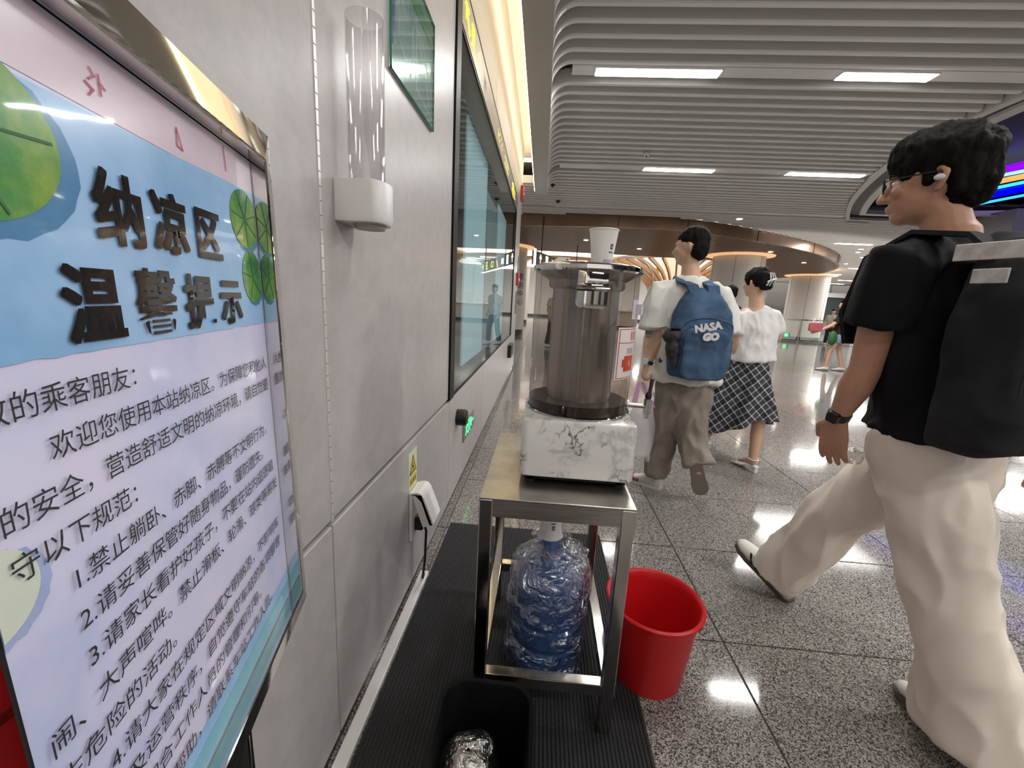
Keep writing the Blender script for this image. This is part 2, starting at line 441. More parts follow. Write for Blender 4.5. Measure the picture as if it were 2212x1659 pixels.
# linear lamps
def lamp(x0, x1, y, z=CZ, lab='', grp='linear ceiling lamps', wd=.13):
    t = thing('ceiling_lamp', ((x0 + x1) / 2, y, z), lab, 'ceiling light', grp)
    MB().box((x0 - .012, y - wd / 2 - .012, z - .002), (x1 + .012, y + wd / 2 + .012, z + .03)).build('lamp_housing', M_slat, t)
    MB().box((x0, y - wd / 2, z - .008), (x1, y + wd / 2, z - .001)).build('diffuser', M_lamp, t)
    return t
def area(x, y, z, sx, sy_, e, col=(1, .985, .95), rot=(0, 0, 0), parent=None, name='lamp_and_fill_glow'):
    L = bpy.data.lights.new(name, 'AREA'); L.shape = 'RECTANGLE'; L.size = sx; L.size_y = sy_; L.energy = e; L.color = col
    o = bpy.data.objects.new(name, L); COL.objects.link(o); o.location = (x, y, z); o.rotation_euler = rot
    return o
lamp(.384, 1.575, 4.675, lab='long white ceiling lamp panel nearest the wall, front row')
lamp(2.70, 3.54, 4.675, lab='white ceiling lamp panel in the front row, right one')
lamp(1.55, 2.69, 7.64, lab='slim ceiling lamp in the second row, left one')
lamp(3.87, 5.06, 7.64, lab='slim ceiling lamp in the second row beside the dark ceiling opening')
lamp(9.08, 10.15, 14.3, lab='thin bright ceiling lamp just right of the brown ceiling disc')
for x0, x1, y, q in ((14.3, 15.2, 21.2, 'Topmost'), (15.3, 16.2, 24.6, 'Second highest'), (18.5, 19.5, 28.2, 'Third highest'), (19.9, 21.0, 31.4, 'Lowest')):
    lamp(x0, x1, y, lab=q + ' short distant ceiling lamp beyond the brown disc near the far wall')
# lamps behind the viewpoint that light this part of the hall, same rows
for x0, q in ((.384, 'nearest the wall'), (2.70, 'in the middle'), (5.0, 'farthest from the wall')):
    lamp(x0, x0 + 1.19, -1.35, lab='long ceiling lamp panel of the row behind the viewpoint, ' + q)
    lamp(x0, x0 + 1.19, 1.65, lab='long ceiling lamp panel of the overhead row out of view, ' + q)
for (x, y, e) in ((.98, 4.675, 38), (3.1, 4.675, 38), (2.1, 7.64, 38), (4.4, 7.64, 36), (.98, -1.35, 18), (3.3, -1.35, 30), (.98, 1.65, 13), (3.3, 1.65, 30), (9.6, 14.3, 50), (5.6, -1.35, 60), (5.6, 1.65, 60)):
    area(x, y, CZ - .015, 1.15, .12, e)
for (x, y) in ((16, 22), (18, 28), (2, 30), (8, 30), (12.4, 31), (-3, 30), (14, 12.5), (20, 16), (6, 8.7)):  # fill lights without fixtures, added to brighten the hall
    area(x, y, 3.5, 2, 2, 330 if y > 11 else 90)

# spot lamps
def spot(x, y, z, lab, grp='round ceiling spots', r=.07):
    t = thing('ceiling_spot', (x, y, z), lab, 'ceiling light', grp)
    MB().lathe([(r, -.006), (r * 1.35, -.004), (r * 1.4, .02), (r, .03)], (x, y, z), 20).build('spot_rim', M_white, t, smooth=True)
    MB().lathe([(.001, -.008), (r * .95, -.009), (r * .95, .01)], (x, y, z), 20).build('spot_lens', M_spot, t)
for x, y, q in ((4.727, 11.2, 'at the brown disc, above the backpack man'), (10.488, 15.2, 'right of the brown disc, just under the thin lamp'), (11.983, 17.2, 'right of the brown disc, second below the thin lamp'), (10.9, 15.9, 'touching the right rim of the brown disc'), (12.9, 19.4, 'at the far right tip of the brown disc')):
    spot(x, y, CZ - .01, 'round spot in the white ceiling ' + q)
for x, y, q in ((3.922, 12.2, 'near its front edge, above the backpack man'), (7.3, 14.6, 'near its right rim'), (1.241, 13.777, 'left of the paper cup on the dispenser'), (3.24, 15.3, 'right of the paper cup on the dispenser'), (8.6, 18.478, 'behind the first round column'), (9.9, 17.2, 'right of the first round column')):
    spot(x, y, 3.265, 'round bright spot in the brown disc, ' + q)

# ================================================================ brown disc bulkhead
disc = setting('trim_5', (0, 0, 0))
nring = len(ring_s)
cen = Vector((6, 17))
fas = MB()
rt = [Vector((x, y, CZ + .02)) for x, y in ring_s]; rb = []
for x, y in ring_s:
    rb.append(Vector((x, y, 3.27)))
fas.loft([rt, rb], False, False).build('fascia', M_bronze, disc, smooth=True)
o = MB().add([Vector((x, y, 3.34)) for x, y in ring_s], [tuple(range(nring))]).build('underside', M_brdark, disc, flipfix=False)
# lip
for i in range(0, nring): pass
lipm = MB()
inn = []
for i in range(nring):
    a = Vector(ring_s[i - 1]); c = Vector(ring_s[(i + 1) % nring]); t = (c - a).normalized(); nn_ = Vector((-t.y, t.x))
    p = Vector(ring_s[i]); 
    inn.append(p + nn_ * .10)
area2 = sum(ring_s[i][0] * ring_s[(i + 1) % nring][1] - ring_s[(i + 1) % nring][0] * ring_s[i][1] for i in range(nring))
if area2 < 0: inn = [Vector(ring_s[i]) * 2 - inn[i] for i in range(nring)]
lipm.loft([rb, [Vector((p.x, p.y, 3.27)) for p in inn], [Vector((p.x, p.y, 3.34)) for p in inn]], False, False).build('lip', M_bronze, disc, smooth=True)
k = 0; yy = 11.5; inn_t = [(p.x, p.y) for p in inn]
brf = MB()
while yy < 28.2:
    xs = inter(inn_t, yy)
    for i in range(0, len(xs) - 1, 2):
        if yy < 22:
            MB().box((xs[i], yy - .03, 3.272), (xs[i + 1], yy + .03, 3.30)).build('brown_slat', M_brslat, disc)
        else: brf.box((xs[i], yy - .03, 3.272), (xs[i + 1], yy + .03, 3.30))
    yy += .13
o = brf.build('distant_brown_slats', M_brslat, disc); tag(o, kind='stuff')
# panel seams of the fascia
for i in range(2, nring, 6):
    x, y = ring_s[i]
    MB().box((x - .006, y - .012, 3.27), (x + .006, y + .004, CZ)).build('fascia_seam', M_brdark, disc)

# ================================================================ dark opening in the ceiling with coloured light lines
hs = smooth_poly(hole, 2); hn = len(hs)
rec = setting('trim_6', (0, 0, 0))
def band(poly, z0, z1, name, m, grow0=0, grow1=0):
    cx = sum(p[0] for p in poly) / len(poly); cy = sum(p[1] for p in poly) / len(poly)
    def g_(p, q):
        v = Vector((p[0] - cx, p[1] - cy)); v = v * (1 + q / v.length); return (cx + v.x, cy + v.y)
    return MB().loft([[Vector((*g_(p, grow0), z0)) for p in poly], [Vector((*g_(p, grow1), z1)) for p in poly]], False, False).build(name, m, rec, smooth=True)
M_rim = mat('white_rim', (.62, .60, .57), .4)
band(hs, CZ - .02, CZ + .10, 'outer_rim', M_rim, 0, 0)
band(hs, CZ - .02, CZ - .021, 'rim_edge', M_rim, 0, -.10)
band(hs, CZ + .06, CZ + .061, 'shadow_gap', M_dark, 0, -.34)
band(hs, CZ + .03, CZ + .17, 'inner_rim', M_rim, -.34, -.26)
band(hs, CZ + .03, CZ + .031, 'inner_ledge', M_rim, -.34, -.50)
sh = MB(); sh.box((4.3, 2.6, 4.7), (26, 20, 4.75)); sh.box((4.3, 19.9, 3.9), (26, 20, 4.7)); sh.box((4.2, 2.6, 3.9), (4.3, 20, 4.7)); sh.box((26, 2.6, 3.9), (26.1, 20, 4.7)); sh.box((4.3, 2.5, 3.9), (26, 2.6, 4.7))
sh.build('shaft', M_dark, rec)
# dark backing that follows the outline of the opening
bk = MB(); yb = 2.8
while yb < 11.6:
    xs = [4.3] + inter(hs, yb + .05) + [26]
    if len(xs) == 2: bk.box((4.3, yb, 3.86), (26, yb + .1, 3.9))
    else:
        bk.box((4.3, yb, 3.86), (xs[1], yb + .1, 3.9)); bk.box((xs[-2], yb, 3.86), (26, yb + .1, 3.9))
    yb += .1
bk.build('opening_backing', M_slatback, rec)
def led(name, p0, p1, wdt, col, s_, lab):
    p0 = Vector(p0); p1 = Vector(p1); d = (p1 - p0).normalized(); q = Vector((-d.y, d.x, 0)) * wdt / 2
    m = mat('led_' + name, (.02, .02, .02), .5, emis=col, estr=s_)
    o = MB().loft([[p0 + q, p0 - q, p0 - q + Vector((0, 0, .05)), p0 + q + Vector((0, 0, .05))], [p1 + q, p1 - q, p1 - q + Vector((0, 0, .05)), p1 + q + Vector((0, 0, .05))]]).build('light_line', m, loc=p0)
    tag(o, lab, 'light')
Z4 = 4.4
def line(p0, p1, k0, k1):
    d = Vector((p1[0] - p0[0], p1[1] - p0[1], 0)); return (Vector((*p0, Z4)) - d * k0, Vector((*p1, Z4)) + d * k1)
for nm, p0, p1, wd, col, s_, lab in (
    ('violet', (9.213, 10.071), (9.307, 9.546), .34, (.22, .0, .9), 1.2, 'wide violet light line in the dark ceiling opening'),
    ('cyan', (9.43, 10.629), (9.679, 9.894), .07, (.25, .85, 1), 1.6, 'thin cyan light line above the orange one'),
    ('orange', (9.84, 11.0), (10.03, 10.181), .25, (1, .42, .10), 1.0, 'orange light line in the dark ceiling opening'),
    ('cyan', (10.248, 11.701), (10.446, 10.613), .07, (.05, .8, 1), 1.3, 'thin cyan light line along the wide blue one'),
    ('blue', (10.75, 12.204), (10.9, 11.017), .50, (.0, .0, 1), 1.6, 'wide deep blue light line in the dark ceiling opening'),
    ('cyan', (11.312, 13.086), (11.506, 11.608), .06, (.05, .5, 1), 1.2, 'lowest thin light blue line in the ceiling opening'),
    ('pink', (10.043, 14.153), (10.139, 13.863), .06, (.7, .2, .9), 1.5, 'short pink light line seen beside the glasses of the man in black')):
    k0, k1 = (1.2, 8) if nm != 'pink' else (.0, .6)
    a, c = line(p0, p1, k0, k1)
    led(nm, a, c, wd, col, s_, lab)

area(-.302, 2.8, 3.50, .10, 11.3, 60, (1, .80, .52), (0, PI * .75, 0), name='cove_glow')

for x, y, q in ((1.42, 6.9, 'between the two lamp rows'), (-.0 + .05, 8.75, 'just beyond the end of the wall soffit'), (.2, 10.1, 'near the brown disc, left side')):
    t = thing('smoke_detector', (x, y, 3.5), 'small round smoke detector on the slatted ceiling ' + q, 'detector', 'ceiling detectors')
    MB().lathe([(.001, 3.52), (.035, 3.525), (.05, 3.55), (.05, 3.565)], (x, y, 0), 16).build('detector_body', M_black if y > 8 else M_white, t, smooth=True)
    MB().lathe([(.012, 3.51), (.014, 3.522)], (x, y, 0), 10).build('sensor_tip', M_blackm, t, smooth=True)
# ================================================================ columns
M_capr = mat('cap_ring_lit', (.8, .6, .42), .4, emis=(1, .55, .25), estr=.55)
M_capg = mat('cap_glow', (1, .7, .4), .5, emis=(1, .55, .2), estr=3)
def column(x, y, r, lab, ztop=3.3, rot=0):
    t = thing('round_column', (x, y, 0), lab, 'column')
    MB().lathe([(r, .20), (r, ztop)], (x, y, 0), 40).build('shaft', M_cream, t, smooth=True)
    MB().lathe([(r - .02, 0), (r - .02, .20)], (x, y, 0), 40).build('plinth', M_base, t, smooth=True)
    MB().lathe([(r + .02, ztop - .09), (r + .26, ztop - .06), (r + .27, ztop - .03), (r + .02, ztop - .03)], (x, y, 0), 40).build('cap_ring', M_capr, t, smooth=True)
    MB().lathe([(r + .05, ztop - .028), (r + .2, ztop - .028), (r + .2, ztop - .02), (r + .05, ztop - .02)], (x, y, 0), 40).build('cap_glow', M_capg, t, smooth=True)
    for k in range(6):
        a = rot + k * PI / 3
        MB().box((x + r * math.cos(a) - .004, y + r * math.sin(a) - .004, .2), (x + r * math.cos(a) + .004, y + r * math.sin(a) + .004, ztop - .1)).build('panel_seam', M_joint, t)
    return t
column(6.95, 16.0, .86, 'pale round column right behind the woman in the white top, under the brown disc')
column(13.45, 22.6, .86, 'pale round column behind the glass railing, farther right than the first one')
column(-1.55, 16.3, .86, 'pale round column nearest beyond the end of the left wall')
column(-1.70, 24.6, .86, 'farthest pale round column beyond the end of the left wall')
column(13.0, 30.5, .6, 'thin distant column behind the second column')

# far walls
wb = setting('wall_back')
MB().box((-14, 36, 0), (40, 36.3, 4.2)).build('wall_surface', M_farwall, wb)
for k in range(18): MB().box((-8 + k * 2.6, 35.97, .2), (-7.985 + k * 2.6, 36, 4)).build('wall_seam', M_joint, wb)
MB().box((-14, 35.95, 0), (40, 36, .2)).build('baseboard_back', M_base, kind='structure')
wr = setting('wall_right')
MB().box((26, -6, 0), (26.3, 36, 4.2)).build('wall_surface', M_farwall, wr)
M_darkglass = mat('dark_glass', (.05, .06, .065), .1)
# doorway with lit header at the far right
dr = setting('door_1', (19.0, 31, 0))
MB().box((17.2, 30.9, 0), (17.4, 31.2, 2.9)).box((17.2, 30.9, 2.6), (24, 31.2, 2.9)).box((22, 30.9, 0), (22.2, 31.2, 2.9)).build('door_frame', M_cream, dr)
MB().box((17.4, 31.0, 0), (22, 31.1, 2.6)).build('door_leaf', M_darkglass, dr)
for k in range(8):
    MB().tube([(17.4 + k * .33, 31, 2.95), (17.3 + k * .33, 30.9, 3.15), (17.4 + k * .33, 30.8, 3.35)], .03, 6).build('curved_rib', M_cream, dr)
MB().box((12.2, 33.5, 0), (17.0, 33.7, 3.3)).build('wall_block', M_farwall, wb)
# right grey pillar
pl = setting('wall_pillar', (9.9, 9.9, 0))
MB().box((9.56, 9.7, 0), (10.9, 10.9, CZ + .1)).build('pillar_body', mat('pillar_grey', (.30, .29, .27), .5), pl)

# ================================================================ timber ribbed column (flares into the ceiling)
TX, TY = 6.35, 21.0
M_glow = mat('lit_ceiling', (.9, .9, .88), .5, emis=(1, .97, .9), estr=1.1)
tc = thing('ribbed_timber_column', (TX, TY, 0), 'round column wrapped in curved pale timber ribs flaring out under a bright ceiling', 'column')
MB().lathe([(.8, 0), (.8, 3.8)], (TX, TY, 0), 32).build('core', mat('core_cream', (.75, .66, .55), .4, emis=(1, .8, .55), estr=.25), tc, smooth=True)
MB().lathe([(1.15, 0), (1.15, .22)], (TX, TY, 0), 32).build('plinth', M_base, tc, smooth=True)
for k in range(40):
    a = 2 * PI * k / 40
    pr = [(1.1, .2), (1.1, 1.6), (1.13, 1.95), (1.25, 2.3), (1.5, 2.6), (1.95, 2.88), (2.6, 3.12), (3.5, 3.35)]
    rad = Vector((math.cos(a), math.sin(a), 0)); tn = Vector((-rad.y, rad.x, 0)); rings = []
    for i, (r, z) in enumerate(pr):
        p0 = pr[max(i - 1, 0)]; p1 = pr[min(i + 1, len(pr) - 1)]
        d = Vector((p1[0] - p0[0], p1[1] - p0[1])).normalized(); nn = Vector((-d.y, d.x))
        c = Vector((TX, TY, 0)) + rad * r + Vector((0, 0, z))
        o2 = rad * nn.x * .09 + Vector((0, 0, nn.y * .09))
        rings.append([c + tn * .035 + o2, c - tn * .035 + o2, c - tn * .035 - o2, c + tn * .035 - o2])
    MB().loft(rings).build('timber_rib', M_wood, tc)
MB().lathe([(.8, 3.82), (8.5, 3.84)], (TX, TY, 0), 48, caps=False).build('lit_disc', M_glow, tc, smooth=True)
MB().lathe([(3.5, 3.30), (3.6, 3.30), (3.6, 3.42), (3.5, 3.42)], (TX, TY, 0), 48, caps=False).build('timber_rim', M_wood, tc, smooth=True)
# second timber disc, closer to the wall (seen mirrored in the display window)
T2X, T2Y = .9, 20.5
t2 = thing('timber_lamp_disc', (T2X, T2Y, 3.1), 'round lit timber-slatted disc hanging behind the dispenser, mirrored in the display window', 'ceiling light')
MB().lathe([(.01, 3.12), (1.2, 2.95), (2.3, 3.1), (2.35, 3.22), (.01, 3.24)], (T2X, T2Y, 0), 40).build('disc_shell', M_wood, t2, smooth=True)
for k in range(9):
    xx = -2 + k * .5; hw = math.sqrt(max(2.2 ** 2 - xx * xx, .01))
    MB().box((T2X - hw, T2Y + xx - .07, 2.93 + .05 * abs(xx)), (T2X + hw, T2Y + xx + .07, 2.97 + .05 * abs(xx))).build('light_bar', M_glow, t2)

MB().tube([(T2X, T2Y, 3.23), (T2X, T2Y, 3.85)], .03, 8).build('hanger', M_chrome, t2)
# ================================================================ service counter behind the dispenser
ct = thing('service_counter', (3.4, 24, 0), 'long white service counter far behind, mirrored in the display window', 'counter')
MB().box((2.0, 24.0, .14), (5.4, 24.7, .95)).build('body', M_white, ct, bev=.02)
MB().box((1.9, 23.9, .95), (5.5, 24.8, 1.02)).build('worktop', M_white, ct, bev=.02)
MB().box((2.1, 24.1, 0), (5.3, 24.6, .14)).build('plinth', M_base, ct)
for x, h, q in ((2.3, .2, 'at its left end'), (4.3, .22, 'right of the notice board'), (4.9, .16, 'at its right end')):
    o = MB().box((x, 24.2, 1.021), (x + .22, 24.35, 1.02 + h)).build('desk_item', M_white, loc=(x, 24.2, 1.02), bev=.01)
    tag(o, 'small white device standing on the far service counter ' + q, 'box', 'small items on the far counter')
o = MB().box((3.0, 24.3, 1.021), (3.55, 24.34, 1.62)).build('notice_board', M_white, loc=(3, 24.3, 1.02)); tag(o, 'white upright notice board on the far service counter', 'board')

# ================================================================ hanging direction signs
def hang_sign(name, A, B, z0, z1, lab, marks, flip=False):
    A = Vector(A); B = Vector(B); ux = (B - A).normalized(); nrm = Vector((ux.y, -ux.x, 0))
    t = thing(name, (A.x, A.y, z0), lab, 'sign')
    A3 = Vector((A.x, A.y, 0)); U3 = Vector((ux.x, ux.y, 0)); L = (B - A).length
    mb = MB(); N3 = nrm * .09
    mb.loft([[A3 + Vector((0, 0, z0)), A3 + U3 * L + Vector((0, 0, z0)), A3 + U3 * L + Vector((0, 0, z1)), A3 + Vector((0, 0, z1))],
             [A3 - N3 + Vector((0, 0, z0)), A3 - N3 + U3 * L + Vector((0, 0, z0)), A3 - N3 + U3 * L + Vector((0, 0, z1)), A3 - N3 + Vector((0, 0, z1))]])
    mb.build('sign_body', mat('sign_black', (.012, .016, .015), .3), t)
    for s_ in (.12, .88):
        p = A3 + U3 * L * s_ - N3 * .5
        MB().tube([p + Vector((0, 0, z1)), p + Vector((0, 0, 3.5))], .014, 6).build('hanger_rod', M_blackm, t)
    MB().loft([[A3 + Vector((0, 0, z0 - .015)), A3 - N3 + Vector((0, 0, z0 - .015)), A3 - N3 + Vector((0, 0, z0)), A3 + Vector((0, 0, z0))],
               [A3 + U3 * L + Vector((0, 0, z0 - .015)), A3 + U3 * L - N3 + Vector((0, 0, z0 - .015)), A3 + U3 * L - N3 + Vector((0, 0, z0)), A3 + U3 * L + Vector((0, 0, z0))]]).build('light_edge', M_signw, t)
    O = A3 + nrm * .004
    for kind, u, v, sz, m in marks:
        if kind.startswith('T:'):
            put_text('lettering', kind[2:], sz, m, t, O + U3 * u + Vector((0, 0, z0 + v)), U3, (0, 0, 1), offset=.004)
        else:
            segs = ICON[kind]; strokes([((a * sz, b_ * sz), (c * sz, d * sz)) for a, b_, c, d in segs], sz * .13, 'pictogram', m, t, O + U3 * u + Vector((0, 0, z0 + v)), U3, (0, 0, 1))
    return t
M_signw = mat('sign_white', (.9, .95, .95), .5, emis=(.85, 1, .97), estr=2.2)
M_signy = mat('sign_yellow', (.9, .8, .1), .5, emis=(1, .85, .05), estr=2.0)
M_signo = mat('sign_orange', (.9, .8, .1), .5, emis=(1, .5, .2), estr=1.6)
M_green = mat('exit_green', (.1, .9, .3), .5, emis=(.05, 1, .32), estr=1.6)
ICON = {
 'up': [(.5, 0, .5, 1), (.5, 1, .15, .6), (.5, 1, .85, .6)],
 'right': [(0, .5, 1, .5), (1, .5, .6, .85), (1, .5, .6, .15)],
 'left': [(0, .5, 1, .5), (0, .5, .4, .85), (0, .5, .4, .15)],
 'lift': [(0, 0, 0, 1), (0, 1, .7, 1), (.7, 1, .7, 0), (.7, 0, 0, 0), (.2, .2, .2, .6), (.5, .2, .5, .6), (.15, .8, .55, .8)],
 'seats': [(0, .2, 0, .8), (0, .2, .35, .2), (.35, .2, .35, .7), (.6, .2, .6, .8), (.6, .2, .95, .2), (.95, .2, .95, .8)],
 'stairs': [(0, 0, .25, 0), (.25, 0, .25, .3), (.25, .3, .5, .3), (.5, .3, .5, .6), (.5, .6, .8, .6), (.8, .6, .8, .9)],
 'door': [(0, 0, 0, 1), (0, 1, .8, 1), (.8, 1, .8, 0), (.8, 0, 0, 0), (.3, .5, .8, .5)],
}
hang_sign('direction_sign', (-.26, 11.0), (1.32, 15.6), 2.22, 2.56, 'black hanging direction sign with white arrow and pictograms, left of the dispenser lid',
          [('up', .30, .07, .2, M_signw), ('lift', .85, .06, .22, M_signw), ('seats', 1.4, .06, .22, M_signw), ('stairs', 2.1, .05, .24, M_signo), ('T:C D', 2.7, .08, .27, M_signy), ('door', 3.75, .07, .22, M_signy), ('right', 4.4, .07, .22, M_signy)])
sg = bpy.data.objects['direction_sign']
MB().box((-.30, 10.93, 2.2), (-.24, 10.985, 2.60)).build('lit_end', M_signw, sg)
# ================================================================ small things beyond
# glass railing
rl = thing('glass_railing', (12.3, 20.8, 0), 'glass railing with steel handrail in front of the second round column', 'railing')
M_clear = mat('clear_glass_rail', (.8, .88, .86), .02, alpha=.22, spec=.6)
MB().tube([(9.0, 20.8, 1.07), (15.2, 20.8, 1.07)], .03, 8).build('handrail', M_chrome, rl, smooth=True)
for x in (9.6, 12.35, 15.0): MB().tube([(x, 20.8, 0), (x, 20.8, 1.05)], .025, 8).build('post', M_chrome, rl, smooth=True)
for x in (9.7, 12.45): MB().box((x, 20.79, .12), (x + 2.55, 20.81, 1.0)).build('glass_pane', M_clear, rl)
MB().box((9.0, 20.77, .05), (15.2, 20.83, .09)).build('bottom_rail', M_chrome, rl)
for (x, y, z) in ((12.25, 21.6, .28), (15.4, 24.4, .13)):
    e = thing('exit_marker', (x, y, z), 'small green lit exit marker low on the column behind the railing' if x < 13 else 'small green lit exit marker near the distant people', 'sign')
    MB().box((x - .16, y - .01, z - .11), (x + .16, y + .02, z + .11)).build('marker_plate', M_black, e)
    MB().box((x - .12, y - .014, z - .08), (x + .06, y - .01, z + .08)).build('green_light', M_green, e)
# fire devices at the end of the left wall
M_red = mat('alarm_red', (.45, .02, .025), .35)
for z, lab, w_ in ((3.02, 'red fire alarm box high on the end of the left wall', .26), (1.56, 'red fire alarm call point at hand height on the end of the left wall', .2)):
    t = thing('fire_alarm', (-.5, 7.75, z), lab, 'alarm')
    MB().box((-.5, 7.62, z), (-.455, 7.62 + w_, z + .22)).build('alarm_case', M_red, t, bev=.006)
    MB().lathe([(.03, 0), (.025, .012), (.001, .015)], (0, 0, 0), 12).xf(Matrix.Translation((-.455, 7.62 + w_ / 2, z + .1)) @ Matrix.Rotation(PI / 2, 4, 'Y')).build('alarm_button', M_white, t)
o = MB().box((-.5, 7.72, 1.05), (-.48, 7.78, 1.45)).build('slim_sign_plate', M_header, loc=(-.5, 7.7, 1.05)); tag(o, 'slim brown plate below the call point at the wall end', 'sign')
o = MB().box((-.5, 7.9, 1.72), (-.485, 7.98, 2.1)).build('slim_sign_plate', M_header, loc=(-.5, 7.9, 1.7)); tag(o, 'slim dark plate beside the red call point, higher one', 'sign')
bx = MB().box((-.5, 6.42, .40), (-.44, 6.9, .60)).build('black_wall_box', M_black, loc=(-.5, 6.5, .4), bev=.01); tag(bx, 'small black box low on the wall below the far end of the display window', 'box')
put_text('column_lettering', '更衣室', .42, M_blackm, bpy.data.objects['round_column.002'], (-.83, 15.74, 1.9), (.6, -.8, 0), (0, 0, 1)) if False else None
M_signt = mat('column_letter_dark', (.08, .07, .06), .5)
for k, ch in enumerate('票务中心'):
    put_text('column_lettering', ch, .26, M_signt, bpy.data.objects['round_column.002'], (-.95, 15.66 - .02, 2.05 - k * .3), (.72, .55, 0), (0, 0, 1))
# far people / clutter near railing, left far greenery

# ================================================================ the hall behind the viewpoint (seen in the polished metal)
column(3.0, -9.5, .86, 'pale round column behind the viewpoint, nearer the wall')
column(11.0, -9.5, .86, 'pale round column behind the viewpoint, farther right')
wf = setting('wall_front')
MB().box((-1, -12.3, 2.5), (26, -12, 4.2)).box((-1, -12.3, 0), (1.2, -12, 2.5)).box((6.2, -12.3, 0), (8.0, -12, 2.5)).box((14, -12.3, 0), (16, -12, 2.5)).build('wall_surface', M_farwall, wf)
for a_, c_ in ((1.2, 6.2), (8.0, 14.0)):
    MB().box((a_, -12.2, 0), (c_, -12.1, 2.5)).build('dark_glazing', M_darkglass, wf)
    k_ = a_
    while k_ <= c_ + .01:
        MB().box((k_ - .04, -12.1, 0), (k_ + .04, -12.03, 2.5)).build('mullion', M_steel2, wf); k_ += (c_ - a_) / 4
# ================================================================ mat, trunking, wall fittings
M_mat = mat('black_ribbed_mat', (.016, .016, .017), .75)
noise_col(M_mat, [(.3, (.010, .010, .011)), (.7, (.032, .032, .034))], scale=220, detail=2)
mt = MB(); x = -.452; prof = []
while x < .41:
    prof += [(x, .006), (x + .003, .010), (x + .0075, .010), (x + .0105, .006)]; x += .0125
prof.append((x, .006))
xr = x
mt.loft([[Vector((px, -.7, .001)) for px in (-.452, xr)] + [Vector((px, -.7, pz)) for px, pz in reversed(prof)],
         [Vector((px, 2.17, .001)) for px in (-.452, xr)] + [Vector((px, 2.17, pz)) for px, pz in reversed(prof)]])
o = mt.build('floor_mat', M_mat, loc=(0, .7, 0)); tag(o, 'black ribbed rubber floor mat under the steel table', 'mat')
o = MB().box((-.497, -2.5, 0), (-.457, 1.715, .018)).build('cable_trunking', M_white, loc=(-.48, 0, 0), bev=.003); tag(o, 'white cable trunking strip on the floor along the wall beside the black mat', 'trunking')
noise_col(M_white, [(.3, (.70, .68, .68)), (.7, (.76, .74, .74))], scale=9)

# paper cup dispenser
cd = thing('cup_dispenser', (-.5, 1.05, 1.46), 'white wall-mounted cup dispenser with a clear upright tube', 'cup dispenser')
def dshape(w0, d0, z, y0=.993, x0=-.5, n=14):
    # flat back on the wall, rounded front
    pts = [(x0, y0), (x0, y0 + w0)]
    r = w0 / 2
    pts += [(x0 + d0 - .03, y0 + w0)]
    for k in range(1, n):
        a = PI / 2 - PI * k / n
        pts.append((x0 + d0 - .03 + .03 * math.cos(a), y0 + r + r * math.sin(a)))
    pts += [(x0 + d0 - .03, y0)]
    return [Vector((p[0], p[1], z)) for p in pts]
MB().loft([dshape(.104, .112, 1.462), dshape(.108, .116, 1.478), dshape(.108, .116, 1.556)]).build('holder', M_white, cd, bev=.002, smooth=True)
MB().lathe([(.036, 1.452), (.04, 1.462)], (-.437, 1.047, 0), 24).build('cup_opening', mat('soft_grey', (.35, .34, .33), .5), cd, smooth=True)
M_tube = clear_mat('clear_tube', (.90, .89, .89), .55, .05, base=.035)
tb = MB(); C = (-.443, 1.05, 0)
tb.lathe([(.0425, 1.53), (.043, 1.905), (.0405, 1.905), (.040, 1.53)], C, 40, caps=False)
tb.build('clear_tube', M_tube, cd, smooth=True)

# glass plan on the wall
M_gposter = mat('plan_paper', (.42, .52, .54), .12, coat=1)
noise_col(M_gposter, [(.4, (.36, .46, .48)), (.6, (.48, .58, .6))], scale=9)
gp = thing('glass_wall_plan', (-.5, 1.6, 2.0), 'glass-covered evacuation plan with green header high on the wall above the cup dispenser', 'plan')
GY0, GY1, GZ0, GZ1 = 1.348, 1.828, 1.955, 2.33
MB().box((-.5, GY0, GZ0), (-.495, GY1, GZ1)).build('plan_sheet', M_gposter, gp)
M_ggreen = mat('glass_edge_green', (.02, .22, .11), .15)
MB().box((-.494, GY0, GZ0), (-.488, GY1, GZ0 + .006)).box((-.494, GY0, GZ1 - .004), (-.488, GY1, GZ1)).box((-.494, GY0, GZ0), (-.488, GY0 + .004, GZ1)).box((-.494, GY1 - .004, GZ0), (-.488, GY1, GZ1)).build('glass_edge', M_ggreen, gp)
MB().box((-.4945, GY0 + .004, GZ1 - .085), (-.4935, GY1 - .004, GZ1 - .035)).build('green_header', mat('header_green', (.04, .26, .07), .25), gp)
M_blue = mat('route_blue', (.03, .03, .35), .3)
strokes([((.035, .09), (.035, .30)), ((.035, .2), (.055, .24)), ((.055, .24), (.05, .32))], .022, 'blue_route', M_blue, gp, (-.4945, GY0, GZ0), UY, UZ, .0006)
M_line = mat('plan_line', (.75, .78, .74), .3)
strokes([((.08, .35), (.08, .12)), ((.08, .12), (.20, .065)), ((.20, .065), (.22, .10)), ((.22, .10), (.22, .28)), ((.26, .28), (.26, .06)), ((.26, .06), (.46, .04)), ((.27, .25), (.44, .06)), ((.12, .3), (.12, .2)), ((.30, .27), (.46, .12))], .004, 'plan_lines', M_line, gp, (-.4945, GY0, GZ0), UY, UZ, .0006)
strokes([((.10 + .03 * k, .33), (.10 + .03 * k, .22 + .01 * (k % 3))) for k in range(5)] + [((.3 + .02 * k, .2 - .02 * k), (.3 + .02 * k, .12 - .012 * k)) for k in range(6)], .0025, 'plan_marks', mat('plan_ink', (.2, .25, .35), .4), gp, (-.4945, GY0, GZ0), UY, UZ, .0006)
